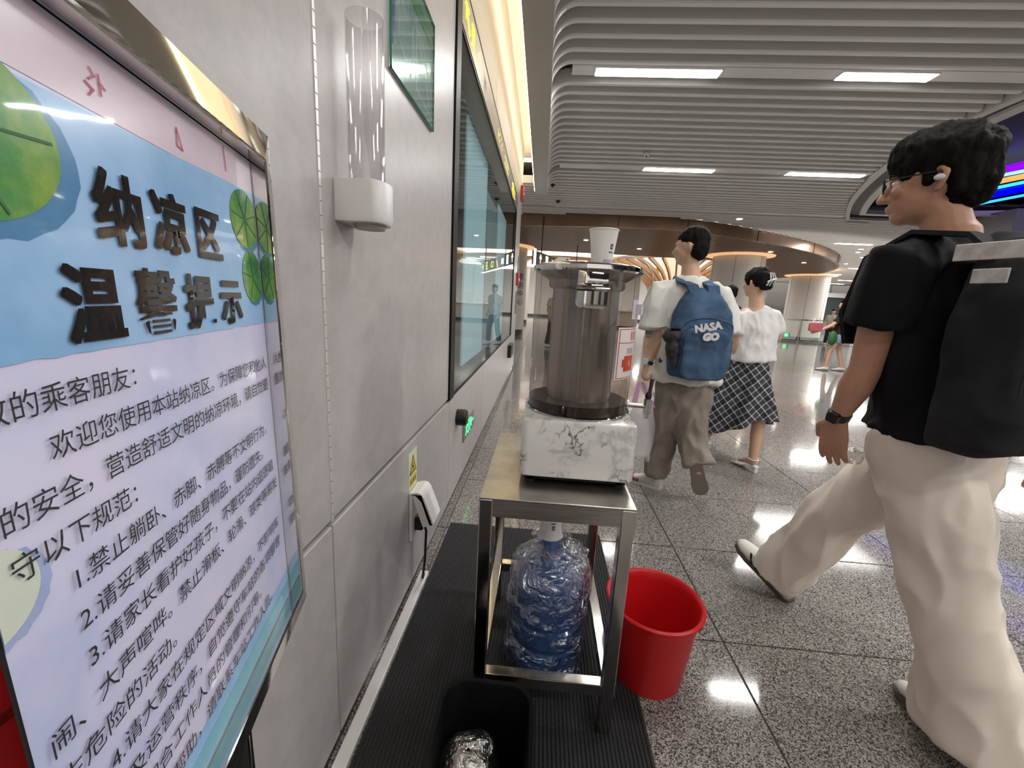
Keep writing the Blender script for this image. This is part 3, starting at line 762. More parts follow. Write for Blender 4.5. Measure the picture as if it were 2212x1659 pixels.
MB().box((-.4880, GY0, GZ0), (-.4872, GY1, GZ1)).build('cover_glass', clear_mat('cover_glass', (.93, .98, .96), .5, .01, base=.10), gp)

# door-bell like black knob, low exit sign, socket
kb = thing('door_stopper', (-.5, 2.5, .54), 'black round door stopper low on the wall below the window corner', 'door stopper')
Rk = Matrix.Translation((-.5, 2.52, .545)) @ Matrix.Rotation(PI / 2, 4, 'Y')
MB().lathe([(.052, 0), (.054, .05), (.050, .062), (.001, .064)], n=32).xf(Rk).build('rubber_body', M_black, kb, smooth=True)
MB().lathe([(.046, .0625), (.044, .0655), (.001, .0665)], n=32).xf(Rk).build('face_disc', M_blackm, kb, smooth=True)
es = thing('low_exit_sign', (-.5, 2.95, .36), 'square metal exit sign with green lit running figure, low on the wall', 'sign')
MB().box((-.5, 2.73, .295), (-.492, 3.17, .425)).build('metal_plate', M_steel, es, bev=.002)
strokes([((.02, .03), (.05, .06)), ((.05, .06), (.06, .095)), ((.05, .06), (.09, .03)), ((.06, .095), (.03, .08)), ((.06, .095), (.1, .085)), ((.06, .115), (.062, .117)), ((.13, .02), (.13, .11)), ((.13, .11), (.19, .11)), ((.19, .11), (.19, .02)), ((.22, .065), (.34, .065)), ((.22, .065), (.26, .095)), ((.22, .065), (.26, .035))], .012, 'green_figure', M_green, es, (-.4915, 2.80, .295), UY, UZ, .001)
sk = thing('wall_socket', (-.5, 1.6, .3), 'white splash-proof socket box with open flap, low on the wall beside the table', 'socket')
MB().box((-.5, 1.545, .275), (-.485, 1.665, .495)).build('back_plate', M_white, sk, bev=.004)
M_shade = M_white
ang = [(-.487, .497), (-.462, .500), (-.447, .494), (-.437, .480), (-.418, .43), (-.395, .365), (-.400, .355), (-.412, .36), (-.447, .46), (-.47, .485), (-.487, .487)]
MB().loft([[Vector((px, 1.545, pz)) for px, pz in ang], [Vector((px, 1.665, pz)) for px, pz in ang]]).build('flap', M_white, sk)
MB().loft([[Vector((px, yy, pz)) for px, pz in ((-.487, .49), (-.447, .49), (-.40, .36), (-.44, .345))] for yy in (1.545, 1.549)]).build('flap_side', M_white, sk)
MB().box((-.486, 1.575, .31), (-.45, 1.635, .37)).build('plug', M_black, sk, bev=.006)
o = MB().tube([(-.455, 1.605, .33), (-.44, 1.60, .30), (-.445, 1.60, .15), (-.46, 1.62, .05), (-.475, 1.70, .012)], .0055, 8).build('power_cable', M_black, loc=(-.45, 1.6, .01), smooth=True); tag(o, 'black power cable hanging from the white socket to the trunking', 'cable')
ws = thing('warning_sticker', (-.5, 1.6, .55), 'pale green and yellow electric shock warning sticker above the socket', 'sticker')
MB().box((-.5, 1.545, .497), (-.4992, 1.652, .665)).build('sticker_sheet', mat('sticker_pale', (.62, .70, .45), .5), ws)
MB().add([(-.4988, 1.552, .565), (-.4988, 1.645, .565), (-.4988, 1.598, .648)], [(0, 1, 2)]).build('triangle_border', M_blackm, ws, flipfix=False)
M_yel = mat('warning_yellow', (.62, .42, .02), .5)
MB().add([(-.4985, 1.562, .571), (-.4985, 1.635, .571), (-.4985, 1.598, .636)], [(0, 1, 2)]).build('triangle', M_yel, ws, flipfix=False)
strokes([((.0, .03), (-.008, .015)), ((-.008, .015), (.008, .012)), ((.008, .012), (0, 0))], .005, 'bolt', M_blackm, ws, (-.4983, 1.598, .58), UY, UZ, .0004)
MB().box((-.4989, 1.555, .515), (-.4986, 1.642, .548)).build('text_band', M_yel, ws)
put_text('sticker_text', '当心触电', .021, M_blackm, ws, (-.4983, 1.557, .523), UY, UZ)

# ================================================================ steel table
tbX0, tbX1, tbY0, tbY1, tbZ = -.14, .29, 1.04, 1.615, .765
tt = thing('steel_table', (.075, 1.33, 0), 'narrow stainless steel table carrying the drink dispenser', 'table')
MB().box((tbX0, tbY0, tbZ - .006), (tbX1, tbY1, tbZ)).build('tabletop', M_steel, tt, bev=.002)
LW = .038
for x in (tbX0 + .001, tbX1 - LW - .001):
    for y in (tbY0 + .001, tbY1 - LW - .001):
        MB().box((x, y, .014), (x + LW, y + LW, tbZ - .006)).build('leg', M_steel2, tt, bev=.003)
        MB().box((x + .002, y + .002, .0105), (x + LW - .002, y + LW - .002, .014)).build('foot_cap', M_steel, tt)
a0, a1 = tbZ - .058, tbZ - .006
MB().box((tbX0 + LW, tbY0 + .004, a0), (tbX1 - LW, tbY0 + .007, a1)).build('apron', M_steel, tt)
MB().box((tbX0 + LW, tbY1 - .007, a0), (tbX1 - LW, tbY1 - .004, a1)).build('apron', M_steel, tt)
MB().box((tbX0 + .004, tbY0 + LW, a0), (tbX0 + .007, tbY1 - LW, a1)).build('apron', M_steel, tt)
MB().box((tbX1 - .007, tbY0 + LW, a0), (tbX1 - .004, tbY1 - LW, a1)).build('apron', M_steel, tt)
z0, z1 = .15, .188
MB().box((tbX0 + LW, tbY0 + .002, z0), (tbX1 - LW, tbY0 + .036, z1)).build('lower_rail', M_steel2, tt, bev=.002)
MB().box((tbX0 + LW, tbY1 - .036, z0), (tbX1 - LW, tbY1 - .002, z1)).build('lower_rail', M_steel2, tt, bev=.002)
MB().box((tbX0 + .002, tbY0 + LW, z0), (tbX0 + .036, tbY1 - LW, z1)).build('lower_rail', M_steel2, tt, bev=.002)
MB().box((tbX1 - .036, tbY0 + LW, z0), (tbX1 - .002, tbY1 - LW, z1)).build('lower_rail', M_steel2, tt, bev=.002)

# ================================================================ drink dispenser
DX, DY, BZ = .134, 1.335, .785
M_marble = mat('marble_print', (.78, .77, .74), .18, coat=.3)
n, l, b = NT(M_marble)
cc = coords(M_marble, (1, 1, 1), 'Object')
def vein(scale, lo, hi, seed, dark):
    t = n.new('ShaderNodeTexNoise'); t.noise_dimensions = '4D'; t.inputs['W'].default_value = seed; t.inputs['Scale'].default_value = scale; t.inputs['Detail'].default_value = 7; t.inputs['Roughness'].default_value = .62; t.inputs['Distortion'].default_value = 1.0
    l.new(cc, t.inputs['Vector'])
    s1 = n.new('ShaderNodeMath'); s1.operation = 'SUBTRACT'; s1.inputs[1].default_value = .5; l.new(t.outputs['Fac'], s1.inputs[0])
    s2 = n.new('ShaderNodeMath'); s2.operation = 'ABSOLUTE'; l.new(s1.outputs[0], s2.inputs[0])
    r = ramp(n, [(lo, (dark,) * 3), (hi, (1, 1, 1))]); l.new(s2.outputs[0], r.inputs[0])
    # mask the veins so they come and go
    k = n.new('ShaderNodeTexNoise'); k.noise_dimensions = '4D'; k.inputs['W'].default_value = seed + 3; k.inputs['Scale'].default_value = scale * 1.7; l.new(cc, k.inputs['Vector'])
    kr = ramp(n, [(.46, (1, 1, 1)), (.54, (0, 0, 0))]); l.new(k.outputs['Fac'], kr.inputs[0])
    mx = n.new('ShaderNodeMix'); mx.data_type = 'RGBA'; mx.blend_type = 'MIX'; l.new(kr.outputs[0], mx.inputs['Factor']); l.new(r.outputs[0], mx.inputs[6]); mx.inputs[7].default_value = (1, 1, 1, 1)
    return mx.outputs[2]
va = vein(4.2, .0025, .010, 4.3, .10); vb = vein(5, .004, .05, 8.1, .72)
m1 = n.new('ShaderNodeMix'); m1.data_type = 'RGBA'; m1.blend_type = 'MULTIPLY'; m1.inputs['Factor'].default_value = 1; l.new(va, m1.inputs[6]); l.new(vb, m1.inputs[7])
m2 = n.new('ShaderNodeMix'); m2.data_type = 'RGBA'; m2.blend_type = 'MULTIPLY'; m2.inputs['Factor'].default_value = 1; l.new(m1.outputs[2], m2.inputs[6]); m2.inputs[7].default_value = (.76, .75, .72, 1); l.new(m2.outputs[2], b.inputs['Base Color'])
dp = thing('drink_dispenser', (DX, DY, BZ), 'clear drum drink dispenser with dark tea and marble-print base, on the steel table', 'drink dispenser')
bs = MB(); w_, d_ = .338, .345; cx, cy = .131, 1.3225
rr = [(.0, 0), (.0, .0)]
def rring(w2, d2, r, z): return [Vector((p[0], p[1], z)) for p in rrect(w2, d2, r, 6, cx, cy)]
bs.loft([rring(w_ - .004, d_ - .004, .022, .79), rring(w_, d_, .024, .794), rring(w_ - .004, d_ - .004, .024, .955), rring(w_ - .008, d_ - .008, .022, .960), rring(w_ - .016, d_ - .016, .018, .962)])
bs.build('marble_base', M_marble, dp, smooth=True)
MB().loft([rring(w_ - .05, d_ - .05, .02, .772), rring(w_ - .03, d_ - .03, .02, .7905)]).build('underside_tray', M_black, dp)
for sx in (-1, 1):
    for s2_ in (-1, 1):
        MB().lathe([(.016, tbZ), (.019, .7725)], (cx + sx * .135, cy + s2_ * .138, 0), 16).build('rubber_foot', M_black, dp, smooth=True)
M_drum = clear_mat('smoky_acrylic', (.72, .695, .67), .5, .03, base=.045)
R0 = .160
MB().lathe([(R0 + .007, .962), (R0 + .007, .968), (R0 + .002, .970), (R0 + .002, .962)], (DX, DY, 0), 64, caps=False).build('base_ring', M_chrome, dp, smooth=True)
MB().lathe([(R0, .968), (R0, 1.395)], (DX, DY, 0), 72, caps=False).build('clear_drum', M_drum, dp, smooth=True, flipfix=False)
M_tea = mat('dark_tea', (.018, .008, .008), .08, spec=.6)
MB().lathe([(R0 - .0025, .970), (R0 - .0025, 1.000), (.001, 1.0001)], (DX, DY, 0), 64).build('dark_tea', M_tea, dp, smooth=True)
MB().lathe([(.099, 1.0006), (R0 - .003, 1.0006)], (DX, DY, 0), 64, caps=False).build('tea_surface_sheen', mat('tea_surface_sheen', (.20, .17, .155), .12, metal=.6), dp, smooth=True, flipfix=False)  # grey tone stands in for the canister's reflection on the tea
M_can = mat('canister_steel', (.44, .40, .37), .34, metal=.7)
noise_col(M_can, [(.38, (.38, .34, .31)), (.62, (.66, .61, .57))], scale=16, cs=(1, 1, .05), kind='World')
MB().lathe([(.098, 1.0005), (.103, 1.02), (.103, 1.340), (.112, 1.344), (.117, 1.350), (.117, 1.367), (.127, 1.373), (.145, 1.384), (.154, 1.394)], (DX, DY, 0), 64).build('ice_canister', M_can, dp, smooth=True)
MB().lathe([(.001, 1.4145), (.145, 1.414), (.160, 1.411), (.167, 1.406), (.168, 1.395), (.162, 1.390), (.158, 1.394)], (DX, DY, 0), 72, caps=False).build('lid', M_chrome, dp, smooth=True)
# chrome latch in front
def arc_pts(r, a0, a1, z, n=10, c=(DX, DY)):
    return [Vector((c[0] + r * math.cos(a0 + (a1 - a0) * k / n), c[1] + r * math.sin(a0 + (a1 - a0) * k / n), z)) for k in range(n + 1)]
aL, aR = math.radians(-90 - 15), math.radians(-90 + 15)
lat = MB()
def latch_ring(z, ro, q=1.0):
    am = (aL + aR) / 2; h = (aR - aL) / 2 * q
    o_ = arc_pts(ro, am - h, am + h, z); i_ = arc_pts(R0 + .0015, am - h, am + h, z)
    return o_ + list(reversed(i_))
lat.loft([latch_ring(z, r, q) for z, r, q in ((1.287, .166, .62), (1.290, .167, .85), (1.296, .168, .97), (1.304, .168, 1), (1.334, .168, 1), (1.337, .177, .99), (1.341, .181, .97), (1.345, .177, .97), (1.349, .170, .97), (1.352, .174, .97), (1.355, .168, .95), (1.384, .168, .95), (1.388, .165, .92))])
lat.build('chrome_latch', M_chrome, dp, smooth=True)
# tap to the right
ta = math.radians(-4); tz = .985
td = Vector((math.cos(ta), math.sin(ta), 0)); T0 = Vector((DX, DY, tz)) + td * (R0 - .001)
tap = MB(); tap.tube([T0, T0 + td * .006], .016, 20); tap.tube([T0, T0 + td * .062], .0075, 16); tap.build('tap_pipe', M_steel, dp, smooth=True)
T1 = T0 + td * .066
tv = MB(); tv.tube([T1 + Vector((0, 0, .025)), T1 + Vector((0, 0, -.026))], .012, 20); tv.tube([T1 + Vector((0, 0, -.024)), T1 + Vector((.0, 0, -.04))], .0085, 16); tv.build('tap_valve', M_steel, dp, smooth=True)
th = MB(); th.tube([T1 + Vector((0, 0, .024)), T1 + Vector((0, 0, .034)), T1 + Vector((.001, 0, .042)), T1 + Vector((.003, 0, .048)), T1 + Vector((.006, 0, .088)), T1 + Vector((.006, 0, .092))], [.009, .0105, .0095, .0055, .0065, .004], 16); th.build('tap_handle', M_black, dp, smooth=True)
# curved label
M_lab = mat('label_white', (.80, .74, .74), .35)
M_labr = mat('label_red', (.62, .07, .03), .4)
def arc_panel(a0, a1, z0, z1, r, name, m, n=8, zs=0):
    mb = MB(); mb.loft([arc_pts(r, math.radians(a0), math.radians(a1), z0, n), arc_pts(r, math.radians(a0), math.radians(a1), z1, n)], False, False, closed=False); return mb.build(name, m, dp, smooth=True, flipfix=False)
arc_panel(-57, -12, 1.085, 1.238, R0 + .0008, 'label_sheet', M_lab)
for zz in (1.088, 1.192, 1.232): arc_panel(-55, -14, zz, zz + .0022, R0 + .0013, 'label_line', M_labr)
for aa in (-55, -15): arc_panel(aa, aa + 1, 1.088, 1.234, R0 + .0013, 'label_line', M_labr, 2)
arc_panel(-44, -22, 1.108, 1.155, R0 + .0014, 'cup_picture', M_labr)
arc_panel(-47.5, -44.5, 1.122, 1.145, R0 + .0014, 'cup_picture_handle', M_labr, 2)
for k in range(4): arc_panel(-40 + k * 4, -38 + k * 4, 1.160, 1.178, R0 + .0014, 'steam_mark', mat('label_pink', (.6, .35, .35), .5), 2)
for k in range(3): arc_panel(-34 + k * 5, -32 + k * 5, 1.200, 1.226, R0 + .0014, 'label_print', M_labr, 2)
arc_panel(-34, -32, 1.124, 1.140, R0 + .002, 'heart_mark', M_lab, 2)
# sensor plate and cable
arc_panel(-38, -8, 1.262, 1.318, R0 + .002, 'sensor_plate', mat('lilac_plastic', (.62, .57, .64), .4))
sp = MB(); sp.loft([arc_pts(R0 + .0025, math.radians(-27), math.radians(-15), z, 3) + list(reversed(arc_pts(R0 + .016, math.radians(-27), math.radians(-15), z, 3))) for z in (1.275, 1.306)]); sp.build('sensor_block', mat('lilac_plastic2', (.66, .62, .68), .4), dp)
ctl = [Vector((DX + .06, DY - .05, 1.428)), Vector((DX + .10, DY - .055, 1.440)), Vector((DX + .150, DY - .065, 1.430)), Vector((DX + .178, DY - .07, 1.395)), Vector((DX + .180, DY - .07, 1.35)), Vector((DX + .162, DY - .068, 1.304))]
pts = []
for i in range(len(ctl) - 1):
    p0, p1, p2, p3 = ctl[max(i - 1, 0)], ctl[i], ctl[i + 1], ctl[min(i + 2, len(ctl) - 1)]
    for k in range(6):
        t = k / 6; pts.append(.5 * ((2 * p1) + (p2 - p0) * t + (2 * p0 - 5 * p1 + 4 * p2 - p3) * t * t + (3 * p1 - p0 - 3 * p2 + p3) * t ** 3))
pts.append(ctl[-1])
MB().tube(pts, .0024, 8).build('sensor_cable', mat('cable_clear', (.55, .53, .50), .3), dp, smooth=True)
MB().lathe([(.014, 1.4146), (.013, 1.430), (.001, 1.431)], (DX + .05, DY - .05, 0), 16).build('cable_gland', mat('lilac2', (.5, .45, .55), .3), dp, smooth=True)
# white box on the lid
wb_ = thing('white_lid_box', (.06, 1.33, 1.414), 'small white tilted-top box on the dispenser lid, left of the cup', 'box')
mb = MB(); mb.loft([[Vector((x, y, z)) for x, z in ((.015, 1.4146), (.072, 1.4146), (.074, 1.433), (.04, 1.433))] for y in (1.30, 1.35)])
mb.build('box_body', M_white, wb_, bev=.001)
MB().lathe([(.002, 0), (.002, .0012)], n=10).xf(Matrix.Translation((.066, 1.2998, 1.427)) @ Matrix.Rotation(PI / 2, 4, 'X')).build('pin_hole', M_black, wb_)

# ================================================================ paper cups
M_paper = mat('paper_cup_white', (.78, .75, .72), .55)
M_ink = mat('navy_ink', (.02, .03, .12), .5)
def cup(loc, lab, r0=.030, r1=.044, h=.108, inv=False, face=-75, tilt=None):
    t = thing('paper_cup', loc, lab, 'cup', 'white paper cups')
    z = Vector(loc).z
    def K(r, q): return (r, z + (h - q if inv else q))
    pr = [K(.001, .006), K(r0 - .002, .006), K(r0 - .001, 0), K(r0, 0), K(r1 - .0008, h - .003), K(r1 + .0012, h - .003), K(r1 + .002, h - .001), K(r1 + .001, h + .0008 if not inv else h), K(r1 - .001, h - .001), K(r0 - .0015, .008)]
    MB().lathe(pr, (loc[0], loc[1], 0), 40, caps=False).build('cup_wall', M_paper, t, smooth=True)
    # printed emblem
    a = math.radians(face); fr_ = .52 if not inv else .48
    def on(aa, q): r = r0 + (r1 - r0) * (q / h) + .0006; return Vector((loc[0] + r * math.cos(a + aa), loc[1] + r * math.sin(a + aa), z + (h - q if inv else q)))
    def patch(a0, a1, q0, q1, name, m): MB().loft([[on(a0 + (a1 - a0) * k / 4, q0) for k in range(5)], [on(a0 + (a1 - a0) * k / 4, q1) for k in range(5)]], False, False, closed=False).build(name, m, t, smooth=True, flipfix=False)
    q = h * fr_
    patch(-.14, .14, q - .007, q + .008, 'emblem', M_ink)
    tx = text_mesh('P', .012, offset=.0003); bpy.data.meshes.remove(tx)
    for (u0, u1, v0, v1) in ((-.07, .07, -.0035, -.002), (-.07, .07, .003, .0045), (-.07, -.04, -.0035, .0045), (.04, .07, -.0035, .0045)):
        r_ = .0004
        A = [on(u0, q + v0), on(u1, q + v0), on(u1, q + v1), on(u0, q + v1)]
        A = [p + Vector((math.cos(a), math.sin(a), 0)) * .0006 for p in A]
        MB().add(A, [(0, 1, 2, 3)]).build('emblem_line', M_paper, t, flipfix=False)
    dr = -1 if not inv else 1
    patch(-.24, .24, q + dr * .014, q + dr * .0175, 'name_line', mat('ink_grey', (.12, .12, .16), .5)) if not inv else patch(-.24, .24, q - .016, q - .0125, 'name_line', M_ink)
    return t
cup((.174, 1.345, 1.4147), 'white paper cup with a small navy emblem standing on the dispenser lid', face=-52)

# ================================================================ water jug under plastic bag, inverted cup on its neck
JX, JY = .088, 1.335
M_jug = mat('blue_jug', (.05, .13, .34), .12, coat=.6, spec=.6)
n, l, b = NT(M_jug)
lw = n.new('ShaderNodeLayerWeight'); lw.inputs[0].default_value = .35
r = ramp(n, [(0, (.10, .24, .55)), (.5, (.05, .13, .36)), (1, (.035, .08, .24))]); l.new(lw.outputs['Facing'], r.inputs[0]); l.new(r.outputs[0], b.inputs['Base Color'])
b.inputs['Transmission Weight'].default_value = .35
jp = [(.001, .012), (.112, .0105), (.128, .022), (.131, .05), (.131, .10), (.124, .108), (.124, .122), (.131, .13), (.131, .185), (.124, .193), (.124, .207), (.131, .215), (.131, .30), (.129, .33), (.118, .365), (.09, .40), (.055, .425), (.034, .437), (.030, .45), (.030, .485), (.028, .49), (.001, .49)]
jg = thing('water_jug', (JX, JY, 0), 'large blue water jug wrapped in a clear bag, standing on the mat under the table', 'water jug')
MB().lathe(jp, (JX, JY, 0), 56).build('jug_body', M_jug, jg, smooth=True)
M_bag = clear_mat('crumpled_bag', (.88, .89, .93), .5, .22, base=.24, bump=1, bscale=15, dist=.05)
def crumple(pf, c, n, amp, seed, flare=None, zf=1.0):
    mb = MB(); rings = []
    for i, (r, z) in enumerate(pf):
        ring = []
        for j in range(n):
            a = 2 * PI * j / n
            d = Vector((math.cos(a), math.sin(a), 0))
            p = d * r + Vector((0, 0, z))
            q = abs(noise.noise(Vector((p.x * 14, p.y * 14, p.z * 8)) + Vector((seed, 0, 0)))) * 1.8 + noise.noise(p * 30 + Vector((0, seed, 0))) * .5
            s_ = amp * q * min(1, r / .05)
            ring.append(Vector(c) + d * (r + s_) + Vector((0, 0, z + zf * noise.noise(p * 20 + Vector((0, 0, seed))) * amp * .8)))
        rings.append(ring)
    return mb.loft(rings, False, False)
bp_ = [(.06, .018), (.135, .020), (.142, .04)] + [(.137 + .002 * math.sin(k), .05 + .013 * k) for k in range(20)] + [(.139, .33), (.140, .35), (.138, .37), (.130, .39), (.115, .41), (.088, .425), (.062, .435), (.042, .442), (.036, .455), (.040, .47), (.055, .482), (.07, .492)]
crumple(bp_, (JX, JY, 0), 120, .016, 3.1).build('plastic_bag', M_bag, jg, smooth=2, flipfix=False)
# loose tail of the bag: a folded flap beside the neck
fl_ = MB(); rows = []
for i in range(14):
    t = i / 13; row = []
    for j in range(18):
        s_ = j / 17
        p = Vector((JX + .02 + .115 * s_, JY - .05 + .08 * t, .40 + .10 * t * (1 - .4 * s_) - .03 * s_))
        p += Vector((noise.noise(p * 30), noise.noise(p * 30 + Vector((5, 0, 0))), noise.noise(p * 30 + Vector((0, 9, 0))))) * .022
        row.append(p)
    rows.append(row)
fl_.loft(rows, False, False, closed=False).build('bag_tail', M_bag, jg, smooth=2, flipfix=False)
cup((JX - .008, JY, .492), 'upside-down white paper cup capping the neck of the blue water jug', r0=.030, r1=.043, h=.088, inv=True, face=-78)

# ================================================================ red bucket
M_redb = mat('red_plastic', (.55, .008, .012), .38, spec=.5, sss=.0)
bk_ = thing('red_bucket', (.458, 1.31, 0), 'open red plastic bucket on the floor beside the table', 'bucket')
BXc = (.460, 1.305, 0)
MB().lathe([(.001, .014), (.108, .012), (.114, .0), (.118, .0), (.121, .006), (.150, .265), (.153, .27), (.154, .282), (.160, .285), (.166, .292), (.167, .300), (.162, .305), (.155, .302), (.150, .294), (.146, .27), (.114, .02), (.001, .018)], BXc, 64, caps=False).build('bucket_body', M_redb, bk_, smooth=True)
hx = Vector(BXc) + Vector((.152 * math.cos(-.55), .152 * math.sin(-.55), .276))
hp = [hx + Vector((.004, -.003, 0)), hx + Vector((.018, -.010, -.006)), hx + Vector((.020, -.010, -.022)), hx + Vector((.008, -.006, -.034)), hx + Vector((-.002, -.006, -.020)), hx + Vector((.006, -.008, -.004))]
MB().tube(hp, .0022, 8).build('wire_hook', M_steel2, bk_, smooth=True)
bail = [Vector(BXc) + Vector((.158 * math.cos(a), .158 * math.sin(a), .286 - .02 * math.sin((a - .2) / 2.6 * PI))) for a in [(-.55 + 3.3 * k / 24) for k in range(25)]]
bail = [Vector((.158 * math.cos(-.55 + PI * k / 20), .160 * math.sin(-.55 + PI * k / 20), .283 - .04 * math.sin(PI * k / 20))) + Vector(BXc) for k in range(21)]
MB().tube([p + (p - Vector(BXc) - Vector((0, 0, p.z))).normalized() * .012 for p in bail], .0022, 6).build('wire_bail', M_steel2, bk_, smooth=True)

# ================================================================ black bin with rubbish
M_binb = mat('bin_black', (.004, .004, .004), .55, spec=.12)
bn = thing('black_bin', (-.09, .74, 0), 'open black plastic waste bin in front of the table', 'bin')
def bring(w2, d2, r, z): return [Vector((p[0], p[1], z)) for p in rrect(w2, d2, r, 7, -.076, .755)]
MB().loft([bring(.19, .27, .05, .012), bring(.222, .305, .055, .30), bring(.236, .318, .06, .302), bring(.238, .320, .06, .296), bring(.240, .322, .06, .302), bring(.236, .318, .06, .308), bring(.218, .300, .055, .306), bring(.212, .294, .055, .30), bring(.182, .262, .048, .02)], True, True).build('bin_body', M_binb, bn, smooth=True)
M_bag2 = clear_mat('bag_clear2', (.86, .85, .83), .7, .2, base=.3, bump=1, bscale=26, dist=.02)
ct_ = thing('crumpled_bag', (-.105, .76, .03), 'crumpled clear plastic bag inside the black bin', 'bag')
bc = [(.002, .03), (.04, .04), (.062, .08), (.066, .12), (.064, .16), (.058, .20), (.045, .225), (.02, .238), (.003, .24)]
crumple(bc, (-.105, .765, .035), 60, .022, 9.4).build('bag_film', M_bag2, ct_, smooth=2, flipfix=False)
crumple([(.002, .05), (.035, .06), (.048, .10), (.045, .15), (.03, .19), (.003, .20)], (-.10, .765, .035), 40, .012, 2.4).build('inner_film', mat('film_milky', (.62, .60, .50), .3, trans=.4), ct_, smooth=2, flipfix=False)
MB().ell((-.145, .75, .17), (.022, .02, .06), 12, 8).build('dark_red_scrap', mat('scrap_red', (.22, .01, .012), .4), ct_, smooth=True)
MB().lathe([(.030, .02), (.040, .10), (.041, .105)], (-.03, .73, .03), 28).xf(Matrix.Identity(4)).build('tmp', M_paper) if False else None
cup((-.035, .72, .03), 'white paper cup thrown upside down into the black bin', h=.11, inv=True, face=90)

# red bin at the far left behind the notice board
rbn = thing('red_floor_bin', (-.44, .23, 0), 'dark red glossy box behind the left edge of the notice board', 'box')
MB().box((-.495, .14, 0), (-.40, .33, 1.12)).build('box_body', mat('deep_red', (.50, .012, .012), .2, coat=.5), rbn, bev=.01)
MB().box((-.497, .138, .955), (-.398, .332, .965)).build('box_band', mat('deep_red2', (.18, .005, .006), .3), rbn, bev=.002)
MB().box((-.400, .19, .76), (-.392, .29, .84)).build('box_handle', M_steel2, rbn, bev=.001)
# ================================================================ framed notice on a stand
PP = Vector((-.404, .572, 1.462)); DV = Vector((-.2610, .9653, 0)).normalized(); UP = Vector((-.022, -.006, 1.0)); UP = (UP - DV * UP.dot(DV)).normalized(); NV = DV.cross(UP); NV.normalize()
def Q(u, v, w=0): return PP + DV * u + UP * v + NV * w
nb = thing('notice_stand', tuple(Q(-.2, -.7)) [:2] + (0,), 'large framed Chinese notice on a stand with water lily artwork, in the left foreground', 'notice board')
U0, U1, V0, V1 = -.413, 0.0, -.658, 0.0
def quad(u0, u1, v0, v1, w, name, m):
    return MB().add([Q(u0, v0, w), Q(u1, v0, w), Q(u1, v1, w), Q(u0, v1, w)], [(0, 1, 2, 3)]).build(name, m, nb, flipfix=False)
def paper(name, stops, scale, rough=.22, coat=.6):
    m = mat(name, (.7, .7, .8), rough, coat=coat); noise_col(m, stops, scale=scale, detail=5, rough=.6, kind='World')
    n, l, b = NT(m)
    t = n.new('ShaderNodeTexNoise'); t.inputs['Scale'].default_value = 9; bp = n.new('ShaderNodeBump'); bp.inputs['Strength'].default_value = .35; bp.inputs['Distance'].default_value = .004
    g = n.new('ShaderNodeNewGeometry'); l.new(g.outputs['Position'], t.inputs['Vector']); l.new(t.outputs['Fac'], bp.inputs['Height']); l.new(bp.outputs[0], b.inputs['Coat Normal'])
    b.inputs['Coat Roughness'].default_value = .04
    return m
M_pap = paper('paper_lavender', [(.35, (.50, .54, .78)), (.5, (.62, .62, .84)), (.7, (.70, .65, .82))], 5)
M_pink = paper('paper_pink', [(.35, (.62, .50, .60)), (.6, (.72, .62, .70))], 6)
M_pbl = paper('paper_blue', [(.3, (.22, .42, .68)), (.5, (.31, .52, .80)), (.7, (.40, .58, .85))], 6)
M_pteal = paper('paper_teal', [(.3, (.16, .42, .56)), (.7, (.24, .50, .62))], 12)
M_leaf = paper('leaf_green', [(.3, (.02, .14, .05)), (.48, (.07, .26, .06)), (.66, (.25, .38, .07)), (.8, (.42, .48, .12))], 20)
M_leafp = paper('leaf_pale', [(.3, (.55, .62, .50)), (.7, (.66, .70, .62))], 12)
M_lsh = paper('leaf_shadow', [(.3, (.05, .19, .38)), (.7, (.09, .25, .46))], 20)
M_lshp = paper('leaf_shadow_pale', [(.3, (.30, .38, .62)), (.7, (.38, .45, .70))], 20)
M_vein = mat('leaf_vein', (.03, .12, .04), .5)
M_ink2 = mat('print_ink', (.035, .032, .04), .3)
M_inkt = mat('title_ink', (.012, .011, .012), .12, coat=.6)
MB().loft([[Q(U0, V0 - .002, w_), Q(U1 + .002, V0 - .002, w_), Q(U1 + .002, V1 + .002, w_), Q(U0, V1 + .002, w_)] for w_ in (-.001, 0)]).build('paper_sheet', M_pap, nb)
e = .0004
quad(U0, U1, -.045, 0, e, 'pink_margin', M_pink)
def poly(pts, w, name, m): return MB().add([Q(u, v, w) for u, v in pts], [tuple(range(len(pts)))]).build(name, m, nb, flipfix=False)
top = [(U0, -.050), (-.33, -.048), (-.2, -.046), (-.08, -.041), (0, -.040)]
bot = [(U0 + (U1 - U0) * k / 30, -.213 + .0022 * noise.noise(Vector((k * .9, 0, 0)))) for k in range(31)]
poly(bot + list(reversed(top)), e * 1.5, 'blue_field', M_pbl)
poly([(-.12, -.214), (-.04, -.213), (0, -.214), (0, -.275), (-.018, -.272), (-.03, -.25), (-.05, -.243), (-.07, -.228)], e * 1.2, 'blue_cloud', M_pbl) if False else None
quad(-.028, -.0, -.36, -.213, e * .7, 'blue_cloud', M_pbl) if False else None
def clipu(pts): return [(min(max(u, U0), U1), v) for u, v in pts]
